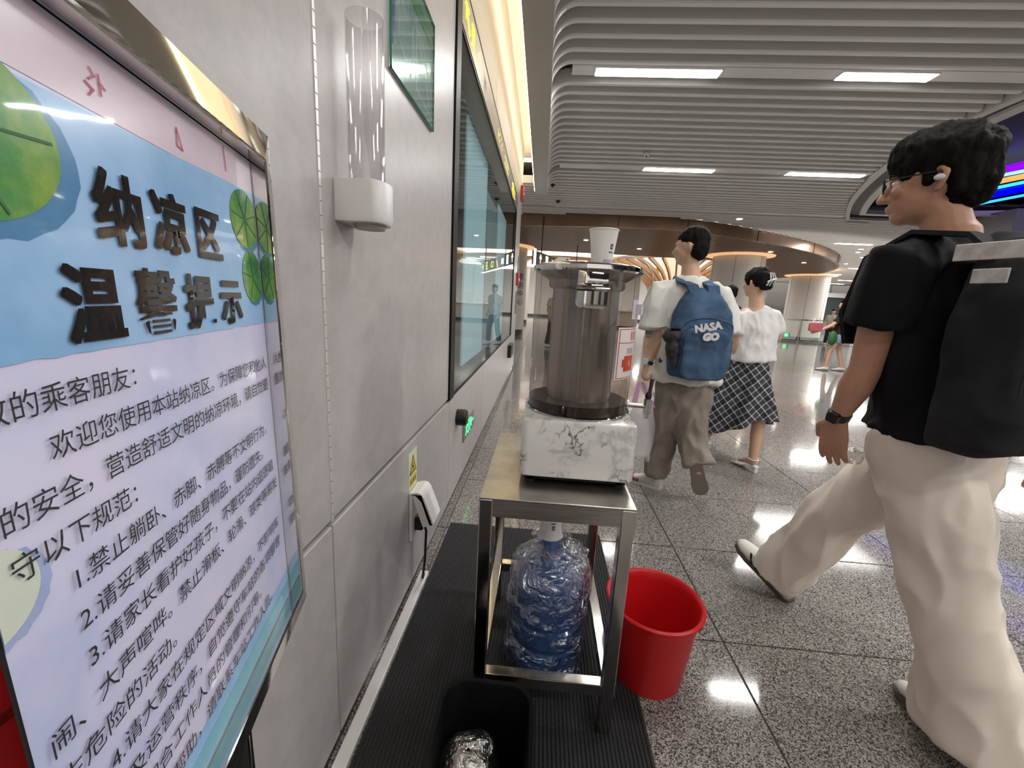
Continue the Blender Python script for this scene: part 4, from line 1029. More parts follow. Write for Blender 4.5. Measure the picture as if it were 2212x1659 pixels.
def leaf(cu, cv, ru, rv, m, ms, so, w, notch=1.0, veins=6, a0=.3):
    N = 36
    sh = clipu([(cu + so[0] + (ru * 1.03 + .0012 * math.sin(k * 2.9)) * math.cos(2 * PI * k / N), cv + so[1] + (rv * 1.03 + .0012 * math.cos(k * 3.7)) * math.sin(2 * PI * k / N)) for k in range(N)])
    poly(sh, w, 'leaf_shadow', ms)
    lp = clipu([(cu + ru * math.cos(2 * PI * k / N), cv + rv * math.sin(2 * PI * k / N)) for k in range(N)])
    poly(lp, w + e, 'lily_leaf', m)
    segs = []
    for k in range(veins):
        a = a0 + 2 * PI * k / veins
        p0 = (cu + ru * .06 * math.cos(a), cv + rv * .06 * math.sin(a)); p1 = (cu + ru * .93 * math.cos(a), cv + rv * .93 * math.sin(a))
        if p1[0] > U1 - .002 or p1[0] < U0 + .001:
            q = ((U1 - .002 if p1[0] > U1 - .002 else U0 + .001) - p0[0]) / (p1[0] - p0[0])
            if q <= 0: continue
            p1 = (p0[0] + (p1[0] - p0[0]) * q, p0[1] + (p1[1] - p0[1]) * q)
        if abs(p0[0]) > 1 or p0[0] > U1 or p0[0] < U0: continue
        segs.append((p0, p1))
    if segs: strokes(segs, ru * .02 + .0005, 'leaf_veins', M_vein, nb, Q(0, 0, w + 1.6 * e), DV, UP, .0002)
leaf(-.385, -.086, .071, .050, M_leaf, M_lsh, (.012, -.007), 2 * e, a0=.12, veins=5)
leaf(-.034, -.078, .040, .036, M_leaf, M_lsh, (.003, -.004), 2 * e, veins=7)
leaf(-.026, -.150, .030, .034, M_leaf, M_lsh, (.003, -.003), 2 * e, veins=5, a0=.5)
leaf(-.418, -.338, .033, .028, M_leafp, M_lshp, (.006, -.004), 2 * e, veins=5)
quad(U0, U1, -.640, -.614, e, 'teal_strip', M_pbl)
quad(U0, U1, -.658, -.632, e * 1.4, 'teal_strip', M_pteal)
# lettering
TW = 6 * e
def line(u, v, s_, size=.0196, name='text_line', m=None, off=0, sp=1.0, xs=1.0):
    return put_text(name, s_, size, m or M_ink2, nb, Q(u, v, TW), DV, UP, offset=off, space=sp, xs=xs)
SZ = .0205
rows_ = [(-.403 - .0195, -.237, '尊敬的乘客朋友：'), (-.364, -.268, '欢迎您使用本站纳凉区。为保障您和他人'), (-.403, -.299, '的安全，营造舒适文明的纳凉环境，请自觉遵'), (-.403, -.3295, '守以下规范：'),
    (-.368, -.360, '1.禁止躺卧、赤脚、赤膊等不文明行为。'), (-.368, -.3905, '2.请妥善保管好随身物品，谨防遗失。'), (-.368, -.4205, '3.请家长看护好孩子，不要在站内追逐嬉'), (-.405, -.4515, '闹、大声喧哗。禁止滑板、轮滑、球类等易发'),
    (-.405, -.4825, '生危险的活动。'), (-.368, -.513, '4.请大家在规定区域文明纳凉，不影响车'), (-.395, -.5435, '站以及运营秩序，自觉遵守车站的各项管理'), (-.365, -.574, '，配合工作人员的管理和引导。'), (-.366, -.6045, '5.如需帮助，请联系车站工作人员。')]
for u, v, s_ in rows_:
    if u < U0: s_ = s_[1:]; u += .0195
    line(u, v - .0075, s_, size=.0196)
for k, ch in enumerate('纳凉区'): bold_text('title_character', ch, .056, M_inkt, nb, Q(-.294 + k * .067 - (.002 if k else 0), -.131, TW), DV, UP, d=.0013)
for k, ch in enumerate('温馨提示'): bold_text('title_character', ch, .056 if ch != '馨' else .058, M_inkt, nb, Q(-.335 + k * .070, -.2015, TW), DV, UP, d=.0013 if ch != '馨' else .0008)
# red pen marks in the pink margin
M_pen = mat('red_pen', (.5, .03, .10), .4)
strokes([((-.36, -.005), (-.352, -.040)), ((-.274, -.016), (-.270, -.020)), ((-.270, -.020), (-.276, -.024)), ((-.280, -.027), (-.273, -.030)), ((-.273, -.030), (-.278, -.035)), ((-.266, -.017), (-.266, -.031)), ((-.266, -.022), (-.261, -.025)), ((-.17, -.018), (-.163, -.036)), ((-.163, -.036), (-.172, -.034)), ((-.172, -.034), (-.17, -.018)), ((-.075, -.004), (-.073, -.030))], .0012, 'pen_marks', M_pen, nb, Q(0, 0, 3 * e), DV, UP, .0002)['kind'] = 'stuff'
# frame: mirror-polished inner wall, thin front lip, bevelled outside
def fr_ring(g, w, dv=0): return [Q(U0, V0 - g - dv, w), Q(U1 + g, V0 - g - dv, w), Q(U1 + g, V1 + g + dv, w), Q(U0, V1 + g + dv, w)]
M_mirror = mat('mirror_frame', (.72, .70, .66), .035, metal=1)
prof_ = [(.003, -.004), (.003, .0195), (.0045, .021), (.0075, .021), (.009, .019), (.048, .012), (.052, .008), (.052, -.012), (.003, -.014)]
# three polished sides: bottom, right, top, mitred at the corners; a thin black edge closes the left side
for nm, i, j in (('frame_bottom', 0, 1), ('frame_side', 1, 2), ('frame_top', 2, 3)):
    MB().loft([[fr_ring(g_, w_ * .93)[i] for g_, w_ in prof_], [fr_ring(g_, w_ * .93)[j] for g_, w_ in prof_]]).build(nm, M_mirror, nb)
MB().loft([[Q(U0 - .0015, V0 - .003, w_), Q(U0, V0 - .003, w_), Q(U0, V1 + .003, w_), Q(U0 - .0015, V1 + .003, w_)] for w_ in (-.0012, .0004)]).build('black_edge', M_black, nb)
MB().loft([[Q(-.3, V0 - .05, w_), Q(U1 + .05, V0 - .05, w_), Q(U1 + .05, V1 + .05, w_), Q(-.3, V1 + .05, w_)] for w_ in (-.0145, -.02)]).build('back_board', M_black, nb)
# stand
pc = Q(-.2, -.72, -.012)
foot = Vector((pc.x - .03, pc.y + .06, 0))
MB().tube([Q(-.14, -.60, -.03), Q(-.14, -.75, -.03), Vector((Q(-.14, -.9, -.03).x, Q(-.14, -.9, -.03).y, .03))], .016, 14).build('pole', M_steel2, nb, smooth=True)
pb = Q(-.14, -.9, -.03)
MB().lathe([(.11, 0.0), (.11, .012), (.03, .022), (.018, .04)], (pb.x + .03, pb.y, .0), 32).build('foot_plate', M_black, nb, smooth=True)
# ================================================================ people
def organic(name, mb, m, parent, voxel=.01, smooth=3, fold=None, sub=None):
    """one continuous surface from overlapping lofts (voxel remesh + smoothing, baked)"""
    me = bpy.data.meshes.new('tmp'); base = Vector(parent['_w']) if parent is not None else Vector((0, 0, 0))
    me.from_pydata([v - base for v in mb.v], [], mb.f)
    bm = bmesh.new(); bm.from_mesh(me); bmesh.ops.recalc_face_normals(bm, faces=bm.faces); bm.to_mesh(me); bm.free()
    o = bpy.data.objects.new('tmp', me); COL.objects.link(o)
    r = o.modifiers.new('r', 'REMESH'); r.mode = 'VOXEL'; r.voxel_size = voxel; r.use_smooth_shade = True
    if smooth:
        q = o.modifiers.new('s', 'SMOOTH'); q.factor = .5; q.iterations = smooth
    dg = bpy.context.evaluated_depsgraph_get(); dg.update()
    out = bpy.data.meshes.new_from_object(o.evaluated_get(dg))
    bpy.data.objects.remove(o); bpy.data.meshes.remove(me)
    out.name = name; out.materials.clear(); out.materials.append(m)
    if fold:
        amp, sc, stretch = fold
        st = Vector(stretch)
        nv = len(out.vertices); co = [0.0] * (nv * 3); out.vertices.foreach_get('co', co)
        nr = [0.0] * (nv * 3); out.vertex_normals.foreach_get('vector', nr)
        for i in range(nv):
            k = i * 3
            q = Vector(((co[k] + base.x) * st.x, (co[k + 1] + base.y) * st.y, (co[k + 2] + base.z) * st.z)) * sc
            d = noise.noise(q) * amp + (.35 - abs(noise.noise(q * 1.9 + Vector((7, 3, 1))))) * amp * .9
            co[k] += nr[k] * d; co[k + 1] += nr[k + 1] * d; co[k + 2] += nr[k + 2] * d
        out.vertices.foreach_set('co', co)
    out.polygons.foreach_set('use_smooth', [True] * len(out.polygons))
    out.update()
    return link(name, out, parent)
def chain(mb, pts, rad, side=None, n=14, r0=True, r1=True):
    pts = [Vector(p) for p in pts]; m = len(pts); rings = []; ref = Vector(side) if side is not None else None
    def fr(i):
        t = pts[min(i + 1, m - 1)] - pts[max(i - 1, 0)]; t.normalize(); return t
    rad = [(r, r) if not isinstance(r, (tuple, list)) else r for r in rad]
    cur = ref
    def ring(c, t, a, b2, cur):
        u = cur - t * cur.dot(t)
        if u.length < 1e-3: u = t.orthogonal()
        u.normalize(); w_ = t.cross(u)
        return [c + u * a * math.cos(2 * PI * j / n) + w_ * b2 * math.sin(2 * PI * j / n) for j in range(n)], u
    if cur is None:
        t = fr(0); cur = t.orthogonal()
    t0 = fr(0); a, b2 = rad[0]; mn = min(a, b2)
    if r0:
        for k in (3, 2, 1):
            ph = PI / 2 * k / 3.2; rings.append(ring(pts[0] - t0 * mn * math.sin(ph), t0, a * math.cos(ph), b2 * math.cos(ph), cur)[0])
    for i in range(m):
        rg, u = ring(pts[i], fr(i), rad[i][0], rad[i][1], cur)
        if side is None: cur = u
        rings.append(rg)
    t1 = fr(m - 1); a, b2 = rad[-1]; mn = min(a, b2)
    if r1:
        for k in (1, 2, 3):
            ph = PI / 2 * k / 3.2; rings.append(ring(pts[-1] + t1 * mn * math.sin(ph), t1, a * math.cos(ph), b2 * math.cos(ph), cur)[0])
    return mb.loft(rings)
def hand(mb, w0, d, nrm, thumb, s=1.0, curl=.5, spread=1.0):
    """palm + four fingers + thumb; d = wrist to knuckles, nrm = palm side, thumb = thumb side"""
    d = Vector(d).normalized(); nrm = Vector(nrm); nrm = (nrm - d * nrm.dot(d)).normalized(); th = Vector(thumb); th = (th - d * th.dot(d) - nrm * th.dot(nrm)).normalized()
    w0 = Vector(w0)
    chain(mb, [w0 - d * .02 * s, w0 + d * .015 * s, w0 + d * .05 * s, w0 + d * .088 * s], [(.026 * s, .021 * s), (.031 * s, .018 * s), (.040 * s, .0155 * s), (.041 * s, .013 * s)], side=th, n=14)
    for k, (off, ln) in enumerate(((.030, .074), (.0105, .083), (-.0095, .077), (-.029, .060))):
        b0 = w0 + d * (.083 - .004 * abs(k - 1.2)) * s + th * off * s; dd = (d + th * off * 1.6 * spread).normalized(); pts = [b0]; a = curl * .5; cur = b0
        for q, f in enumerate((.44, .30, .26)):
            v = dd * math.cos(a) + nrm * math.sin(a); cur = cur + v * ln * f * s; pts.append(cur); a += curl
        chain(mb, pts, [.0098 * s, .0092 * s, .0084 * s, .0072 * s], n=10)
    t0 = w0 + d * .022 * s + th * .026 * s
    v1 = (d * .62 + th * .72 + nrm * .35).normalized(); v2 = (d * .9 + th * .25 + nrm * .4).normalized()
    chain(mb, [t0, t0 + v1 * .036 * s, t0 + v1 * .036 * s + v2 * .03 * s, t0 + v1 * .036 * s + v2 * .052 * s], [.0145 * s, .0115 * s, .0105 * s, .0085 * s], n=10)
def head_mesh(mb, c, face, up=(0, 0, 1), s=1.0):
    f = Vector(face).normalized(); u = Vector(up); u = (u - f * u.dot(f)).normalized(); r = f.cross(u)
    R = Matrix((r, f, u)).transposed(); c = Vector(c)
    def W(x, y, z): return c + (r * x + f * y + u * z) * s
    mb.ell(W(0, -.008, .022), (.077 * s, .094 * s, .092 * s), 22, 14, R)
    mb.ell(W(0, .016, -.03), (.064 * s, .074 * s, .082 * s), 20, 12, R)
    mb.ell(W(0, .052, -.082), (.032 * s, .032 * s, .026 * s), 14, 10, R)       # chin
    mb.ell(W(0, .083, .022), (.044 * s, .013 * s, .012 * s), 14, 8, R)        # brow
    for sx in (-1, 1):
        mb.ell(W(sx * .036, .066, -.018), (.024 * s, .021 * s, .022 * s), 12, 8, R)  # cheeks
    chain(mb, [W(0, .088, .012), W(0, .101, -.012), W(0, .108, -.030)], [.007 * s, .009 * s, .0125 * s], n=10)
    for sx in (-1, 1): mb.ell(W(sx * .010, .096, -.033), (.008 * s, .010 * s, .007 * s), 8, 6, R)
    mb.ell(W(0, .087, -.055), (.021 * s, .010 * s, .0055 * s), 12, 6, R)       # lips
    mb.ell(W(0, .085, -.065), (.018 * s, .010 * s, .006 * s), 12, 6, R)
    for sx in (-1, 1):
        chain(mb, [W(sx * .075, -.012, -.032), W(sx * .083, -.020, -.01), W(sx * .086, -.024, .012), W(sx * .081, -.012, .022)], [.007 * s, .009 * s, .009 * s, .006 * s], n=8)
    return W, R
def eyes(parent, W, R, s, m1, m2, iris=True):
    for sx in (-1, 1):
        e_ = MB().ell(W(sx * .031, .075, .004), (.0125 * s, .0125 * s, .0115 * s), 12, 8, R).build('eye', m1, parent, smooth=True)
        MB().ell(W(sx * .031, .0845, .003), (.006 * s, .004 * s, .006 * s), 10, 6, R).build('iris', m2, e_, smooth=True)
        chainmb = MB(); chain(chainmb, [W(sx * .014, .094, .026), W(sx * .03, .093, .031), W(sx * .048, .082, .026)], [.003 * s, .0035 * s, .0025 * s], n=6)
        chainmb.build('eyebrow', M_hair, parent, smooth=True)
M_skin = mat('skin', (.50, .27, .175), .48, sss=.06)
noise_col(M_skin, [(.3, (.46, .24, .155)), (.7, (.54, .30, .20))], scale=14)
M_skin2 = mat('skin_light', (.60, .37, .26), .48, sss=.06)
M_hair = mat('hair_black', (.010, .008, .008), .7, spec=.12)
noise_col(M_hair, [(.3, (.004, .003, .003)), (.7, (.013, .010, .009))], scale=60, cs=(1, 1, .2), bump=.4, bdist=.004)
M_eye = mat('eye_white', (.75, .73, .70), .2)
M_iris = mat('iris_dark', (.02, .01, .006), .15)
def cloth(name, c, var=.12, rough=.85, scale=7, weave=True):
    m = mat(name, c, rough, spec=.25); lo = tuple(x * (1 - var) for x in c); hi = tuple(min(x * (1 + var), 1) for x in c)
    noise_col(m, [(.35, lo), (.65, hi)], scale=scale, detail=6, bump=.15, bdist=.003)
    return m
M_blackshirt = cloth('black_cotton', (.009, .009, .010), .25)
M_creampants = cloth('cream_trousers', (.80, .71, .62), .05)
M_whitetee = cloth('white_tee', (.68, .67, .63), .05)
M_whitetop = cloth('white_top', (.72, .70, .70), .04)
M_greypants = cloth('grey_brown_trousers', (.24, .205, .175), .15)
M_denim = cloth('denim', (.20, .27, .36), .25)
M_bluepack = cloth('blue_pack_fabric', (.055, .10, .175), .25)
M_darkpack = cloth('dark_pack_fabric', (.018, .018, .020), .3)

def body(t, J, s, skin, voxel, curlL=.6, curlR=.6, palmL=None, palmR=None, thumbL=None, thumbR=None, legs=True, hs=1.0):
    mb = MB(); V = {k: Vector(v) for k, v in J.items()}
    side = (V['shR'] - V['shL']).normalized()
    mid = (V['hipL'] + V['hipR']) / 2; nb_ = V['neck']; sc = (V['shL'] + V['shR']) / 2
    chain(mb, [mid + Vector((0, 0, -.06 * s)), mid + Vector((0, 0, .03 * s)), mid.lerp(sc, .38), mid.lerp(sc, .72), mid.lerp(sc, .97), nb_], [(.15 * s, .10 * s), (.155 * s, .10 * s), (.13 * s, .088 * s), (.155 * s, .105 * s), (.135 * s, .08 * s), (.062 * s, .06 * s)], side=side, n=20)
    chain(mb, [V['shL'], V['shR']], [.055 * s, .055 * s])
    chain(mb, [nb_ - Vector((0, 0, .03 * s)), nb_.lerp(V['head'], .45), V['head'] - Vector((0, 0, .05 * s))], [.062 * s, .054 * s, .055 * s], n=16)
    W, R = head_mesh(mb, V['head'], J['face'], s=s)
    for q, cl, pm, tb in (('L', curlL, palmL, thumbL), ('R', curlR, palmR, thumbR)):
        sh, el, wr, hd = V['sh' + q], V['el' + q], V['wr' + q], V['hand' + q]
        chain(mb, [sh, sh.lerp(el, .5), el], [.054 * s, .048 * s, .040 * s], n=14)
        chain(mb, [el, el.lerp(wr, .3), el.lerp(wr, .75), wr], [.041 * s, .044 * s, .032 * s, (.029 * s, .022 * s)], n=14)
        d = (hd - wr).normalized()
        inn = side if q == 'L' else -side
        fwd_ = Vector((0, 0, 1)).cross(side); fwd_ = fwd_ if fwd_.dot(Vector(J['face'])) > 0 else -fwd_
        hand(mb, wr, d, pm or inn, tb or fwd_, s * hs, cl, 1.5)
    if legs:
        for q in 'LR':
            hp_, kn, an, to = V['hip' + q], V['kn' + q], V['an' + q], V['toe' + q]
            chain(mb, [hp_, hp_.lerp(kn, .5), kn], [.088 * s, .075 * s, .055 * s], n=14)
            chain(mb, [kn, kn.lerp(an, .35), an], [.055 * s, .054 * s, .036 * s], n=14)
            to = an.lerp(to, .8); d = (to - an); chain(mb, [an + Vector((0, 0, -.02 * s)), an.lerp(to, .6), to], [.034 * s, (.034 * s, .022 * s), (.028 * s, .014 * s)], n=12, side=d.cross(Vector((0, 0, 1))))
    b_ = organic('body', mb, skin, t, voxel, 3)
    return V, W, R, side, b_
def shoe(t, heel, toe, up, s, m, msole, stripes=None, mat2=None):
    heel, toe, up = Vector(heel), Vector(toe), Vector(up).normalized(); d = (toe - heel); L = d.length; d.normalize(); up = (up - d * up.dot(d)).normalized(); sd = d.cross(up)
    def sec(f, wdt, h, z0=0.0):
        c = heel + d * L * f; out = []
        for k in range(12):
            a = 2 * PI * k / 12; x = math.cos(a) * wdt; z = (math.sin(a) * .5 + .5) * h + z0
            if math.sin(a) < -.3: z = z0
            out.append(c + sd * x * s + up * z * s)
        return out
    mb = MB(); mb.loft([sec(-.0, .016, .05, .012), sec(.03, .030, .075, .010), sec(.18, .036, .095, .010), sec(.36, .037, .090, .010), sec(.5, .038, .070, .010), sec(.68, .044, .052, .010), sec(.85, .042, .040, .010), sec(.96, .028, .030, .012), sec(1.0, .012, .020, .014)])
    u_ = mb.build('shoe', m, t, smooth=2)
    mb = MB()
    def so(f, wdt, z0, z1):
        c = heel + d * L * f
        return [c + sd * wdt * s + up * z0 * s, c - sd * wdt * s + up * z0 * s, c - sd * wdt * s + up * z1 * s, c + sd * wdt * s + up * z1 * s]
    mb.loft([so(f, w_, 0, .020) for f, w_ in ((-.02, .020), (.04, .034), (.3, .038), (.5, .040), (.7, .048), (.88, .044), (.98, .028), (1.01, .014))])
    mb.build('sole', msole, u_, smooth=True)
    if stripes:
        for k in range(3):
            f0 = .44 + k * .075
            for q in (-1, 1):
                c0 = heel + d * L * f0; c1 = heel + d * L * (f0 + .09)
                w_ = .0435
                A = [c0 + sd * q * w_ * s + up * .022 * s, c0 + d * .010 * s + sd * q * w_ * s + up * .022 * s, c1 + d * .010 * s + sd * q * .033 * s + up * .062 * s, c1 + sd * q * .033 * s + up * .062 * s]
                B_ = [p + sd * q * .004 for p in A]
                MB().loft([A, B_]).build('stripe', stripes, u_)
    if mat2:
        MB().loft([sec(.55, .0445, .048, .012), sec(.75, .046, .045, .012), sec(.9, .040, .038, .012)], False, False).build('colour_panel', mat2, u_, smooth=2)
    return u_
def hair_cap(t, W, R, s, full=1.0, seed=1, back=-.055, m=None, fr=1.0):
    mb = MB()
    mb.ell(W(0, -.018, .052), (.086 * s, .098 * s * fr, .082 * s * full), 20, 12, R)
    mb.ell(W(0, -.050, .0), (.076 * s, .062 * s, .085 * s), 18, 12, R)
    return organic('hair', mb, m or M_hair, t, .007 * s, 2, fold=(.006 * s, 42, (1, 1, .5)))
def pack(t, c, f, w_, d_, h, m, name='backpack', lab=None, s=1.0, tilt=0):
    """rounded pack body; c = centre, f = wearer's facing direction"""
    c = Vector(c); f = Vector((f[0], f[1], 0)).normalized(); r = f.cross(Vector((0, 0, 1))); u = Vector((0, 0, 1)); u = (u + f * tilt).normalized()
    rings = []
    for z, kw, kd in ((-.5, .78, .72), (-.46, .92, .9), (-.3, 1, 1), (0, 1, 1), (.22, .94, .9), (.36, .76, .74), (.45, .54, .52), (.5, .30, .3)):
        base = [(p[0], p[1]) for p in rrect(w_ * kw, d_ * kd, min(w_ * kw, d_ * kd) * .42, 6)]
        rings.append([c + r * x + f * (y + d_ * .5 * (1 - kd)) + u * z * h for x, y in base])
    return rings, r, f, u

# ---------------------------------------------------------------- man in black shirt and cream trousers (right foreground)
s = 1.05
mB = thing('person', (1.28, 1.38, 0), 'person in black T-shirt and wide cream trousers with dark backpack, striding past on the right', 'person')
f_ = Vector((-.35, .94, 0)).normalized(); lft = Vector((-f_.y, f_.x, 0))
J = dict(head=(1.145, 1.42, 1.705), face=(-.76, .64, -.04), neck=(1.20, 1.375, 1.545), shL=(1.015, 1.315, 1.455), shR=(1.395, 1.445, 1.46),
         elL=P(1868, 800, 1.36), wrL=P(1808, 905, 1.42), handL=P(1788, 1030, 1.46), elR=(1.50, 1.30, 1.17), wrR=(1.53, 1.22, .95), handR=(1.53, 1.2, .86),
         hipL=(1.205, 1.33, .93), hipR=(1.385, 1.40, .93), knR=(1.235, 1.62, .52), anR=(1.19, 1.82, .13), toeR=(1.12, 2.0, .10), knL=P(2058, 1280, 1.21), anL=(1.365, 1.09, .13), toeL=(1.375, 1.27, .04))
V, W, R, side, b_ = body(mB, J, s, M_skin, .0045, curlL=.20, hs=1.1, palmL=(.75, .35, 0), thumbL=(-.55, .8, 0))
eyes(mB, W, R, s, M_eye, M_iris)
mb = MB()
mb.ell(W(0, -.012, .066), (.094 * s, .118 * s, .088 * s), 22, 14, R); mb.ell(W(0, -.062, .012), (.080 * s, .070 * s, .098 * s), 18, 12, R); mb.ell(W(0, .05, .092), (.066 * s, .05 * s, .045 * s), 16, 10, R)
for sx in (-1, 1): mb.ell(W(sx * .070, .008, .03), (.013 * s, .020 * s, .045 * s), 10, 8, R)
organic('hair', mb, M_hair, mB, .006, 2, fold=(.011, 34, (1, 1, .5)))
# glasses
M_glf = mat('glasses_frame', (.015, .015, .018), .25)
g_ = MB()
for sx in (-1, 1):
    g_.tube([W(sx * (.034) + .023 * math.cos(a), .104, .002 + .019 * math.sin(a)) for a in [2 * PI * k / 16 for k in range(16)]], .0018, 6, closed=True)
    g_.tube([W(sx * .057, .104, .008), W(sx * .078, .09, .010), W(sx * .089, -.01, .012), W(sx * .088, -.028, .0)], .0022, 6)
g_.tube([W(-.011, .106, .006), W(0, .109, .009), W(.011, .106, .006)], .0018, 6)
gf = g_.build('glasses', M_glf, mB, smooth=True)
M_lens = clear_mat('lens', (.93, .93, .96), .6, .02, base=.08)
for sx in (-1, 1): MB().add([W(sx * .034 + .022 * math.cos(2 * PI * k / 16), .104, .002 + .018 * math.sin(2 * PI * k / 16)) for k in range(16)], [tuple(range(16))]).build('lens', M_lens, gf, flipfix=False)
MB().ell(W(-.089, -.012, -.004), (.007, .013, .009), 12, 8, R).build('earbud', M_white, mB, smooth=True)
# shirt
mb = MB(); mid = (V['hipL'] + V['hipR']) / 2; sc_ = (V['shL'] + V['shR']) / 2
chain(mb, [mid + Vector((0, 0, .02)), mid + Vector((0, 0, .1)), mid.lerp(sc_, .5), mid.lerp(sc_, .8), sc_ + Vector((0, 0, .01)), sc_.lerp(V['neck'], .6), V['neck'] + Vector((0, 0, .018))], [(.228, .170), (.22, .162), (.205, .148), (.215, .145), (.20, .125), (.14, .10), (.080, .076)], side=side, n=28, r0=False, r1=False)
for q in 'LR':
    sh, el = V['sh' + q], V['el' + q]
    chain(mb, [sh + (sc_ - sh) * .35 + Vector((0, 0, .01)), sh + Vector((0, 0, -.005)), sh.lerp(el, .28), sh.lerp(el, .55)], [.085, .088, .088, .090], n=18, r1=False)
organic('shirt', mb, M_blackshirt, mB, .009, 2, fold=(.020, 7, (1, 1, .6)))
# trousers
mb = MB()
chain(mb, [mid + Vector((0, 0, .07)), mid + Vector((0, 0, -.03)), mid + Vector((0, 0, -.10))], [(.17, .125), (.185, .138), (.18, .135)], side=side, n=24)
hr, kr, ar = V['hipR'], V['knR'], V['anR']
chain(mb, [hr + Vector((0, -.02, -.07)), hr.lerp(kr, .5), kr, kr.lerp(ar, .5), ar + Vector((0, 0, -.015))], [(.098, .110), (.110, .116), (.100, .105), (.104, .104), (.112, .112)], n=22, r1=False)
hl, kl, al = V['hipL'], V['knL'], V['anL']
chain(mb, [hl + Vector((0, 0, -.02)), hl.lerp(kl, .5), kl, kl.lerp(al, .5), al + Vector((.0, .02, -.045))], [(.118, .128), (.108, .118), (.10, .108), (.110, .112), (.122, .120)], n=22, r1=False)
organic('trousers', mb, M_creampants, mB, .010, 2, fold=(.030, 6.5, (1, 1, .5)))
M_shoew = mat('shoe_white', (.66, .64, .60), .5); M_gum = mat('gum_sole', (.10, .085, .07), .6)
shoe(mB, (1.225, 1.76, .0), (1.10, 2.03, .115), (0, -.35, 1), 1.05, M_shoew, M_gum, M_black)
shoe(mB, (1.37, 1.03, .045), (1.37, 1.335, .0), (0, .1, 1), 1.05, M_shoew, M_gum, M_black)
# watch
wd = (V['elL'] - V['wrL']).normalized(); wc = V['wrL'] + wd * .015
mb = MB(); chain(mb, [wc - wd * .013, wc + wd * .013], [(.037, .031), (.038, .032)], side=side, n=20, r0=False, r1=False); wt = mb.build('watch_strap', M_black, mB, smooth=True)
wn = (Vector((-.8, -.55, .1)) - wd * Vector((-.8, -.55, .1)).dot(wd)).normalized(); ws_ = wd.cross(wn)
MB().loft([[wc + wn * .030 + ws_ * a * .019 + wd * b2 * .019 for a, b2 in ((-1, -.7), (-.7, -1), (.7, -1), (1, -.7), (1, .7), (.7, 1), (-.7, 1), (-1, .7))], [wc + wn * .044 + ws_ * a * .017 + wd * b2 * .017 for a, b2 in ((-1, -.7), (-.7, -1), (.7, -1), (1, -.7), (1, .7), (.7, 1), (-.7, 1), (-1, .7))]]).build('watch_case', M_glf, wt, bev=.001)
# clear cup lid / crumpled wrapper in the hand -> thing of its own
hp2 = P(1842, 985, 1.47)
wrp = crumple([(.002, -.03), (.022, -.02), (.028, .0), (.024, .02), (.002, .032)], tuple(hp2), 26, .010, 4.4).build('crumpled_wrapper', M_bag2, loc=hp2, smooth=2, flipfix=False)
tag(wrp, 'crumpled clear wrapper held in the left hand of the man in black', 'wrapper')
# backpack: worn, but a thing of its own
bc_ = Vector((1.205, 1.375, 1.21)) - f_ * .245 + Vector((-.085, -.02, .04))
bpk = thing('backpack', tuple(bc_ - Vector((0, 0, .28))), 'dark backpack with pale reflective patches on the back of the man in black', 'backpack')
rings, r_, ff, uu = pack(None, bc_, f_, .33, .19, .56, None)
mb = MB(); mb.loft(rings)
organic('pack_body', mb, M_darkpack, bpk, .010, 3, fold=(.008, 8, (1, 1, 1)))
M_refl = mat('reflective_patch', (.50, .48, .47), .5)
noise_col(M_refl, [(.35, (.40, .38, .37)), (.65, (.62, .60, .58))], scale=30)
def slab(c0, ux, uy, w_, h, th, name, m, parent):
    c0 = Vector(c0); ux = Vector(ux).normalized(); uy = Vector(uy).normalized(); nn = ux.cross(uy)
    A = [c0, c0 + ux * w_, c0 + ux * w_ + uy * h, c0 + uy * h]
    return MB().loft([[p for p in A], [p + nn * th for p in A]]).build(name, m, parent, bev=.0015, seg=1)
# strap over the left shoulder with patches
for q, nm in (('L', 1), ('R', -1)):
    sh = V['sh' + q].lerp(sc_, .30)
    tp = bc_ + uu * .22 - r_ * nm * .10
    pts = [tp + ff * .04, tp + ff * .09 + Vector((0, 0, .05)), sh + Vector((0, 0, .094)), sh + ff * .11 + Vector((0, 0, .03)), sh + ff * .15 + Vector((0, 0, -.14)), sh + ff * .12 + Vector((0, 0, -.24))]
    rg = []
    for i, p in enumerate(pts):
        t = (pts[min(i + 1, 5)] - pts[max(i - 1, 0)]).normalized(); sd = side.normalized(); nn = t.cross(sd).normalized()
        rg.append([p + sd * .034 + nn * .006, p - sd * .034 + nn * .006, p - sd * .034 - nn * .006, p + sd * .034 - nn * .006])
    MB().loft(rg).build('shoulder_strap', M_darkpack, bpk, smooth=True)
sl = bc_ - r_ * .168
slab(bc_ - r_ * .170 + uu * .200 - ff * .06, ff, uu, .15, .040, .005, 'reflective_patch', M_refl, bpk)
slab(bc_ - r_ * .172 + uu * .145 - ff * .02, ff, uu, .065, .034, .005, 'reflective_patch', M_refl, bpk)
slab(bc_ - r_ * .10 + uu * .268 - ff * .06, ff, (uu - r_ * .2), .05, .016, .012, 'oval_badge', M_refl, bpk)
MB().tube([bc_ + uu * .25 - r_ * .03, bc_ + uu * .31 - r_ * .02, bc_ + uu * .31 + r_ * .03, bc_ + uu * .25 + r_ * .04], .011, 8).build('carry_handle', M_darkpack, bpk, smooth=True)
MB().tube([bc_ - r_ * .17 - uu * .1 - ff * .09, bc_ - r_ * .175 + uu * .1 - ff * .09, bc_ - r_ * .12 + uu * .23 - ff * .07, bc_ + uu * .25 - ff * .05], .0022, 6).build('zip', M_black, bpk)

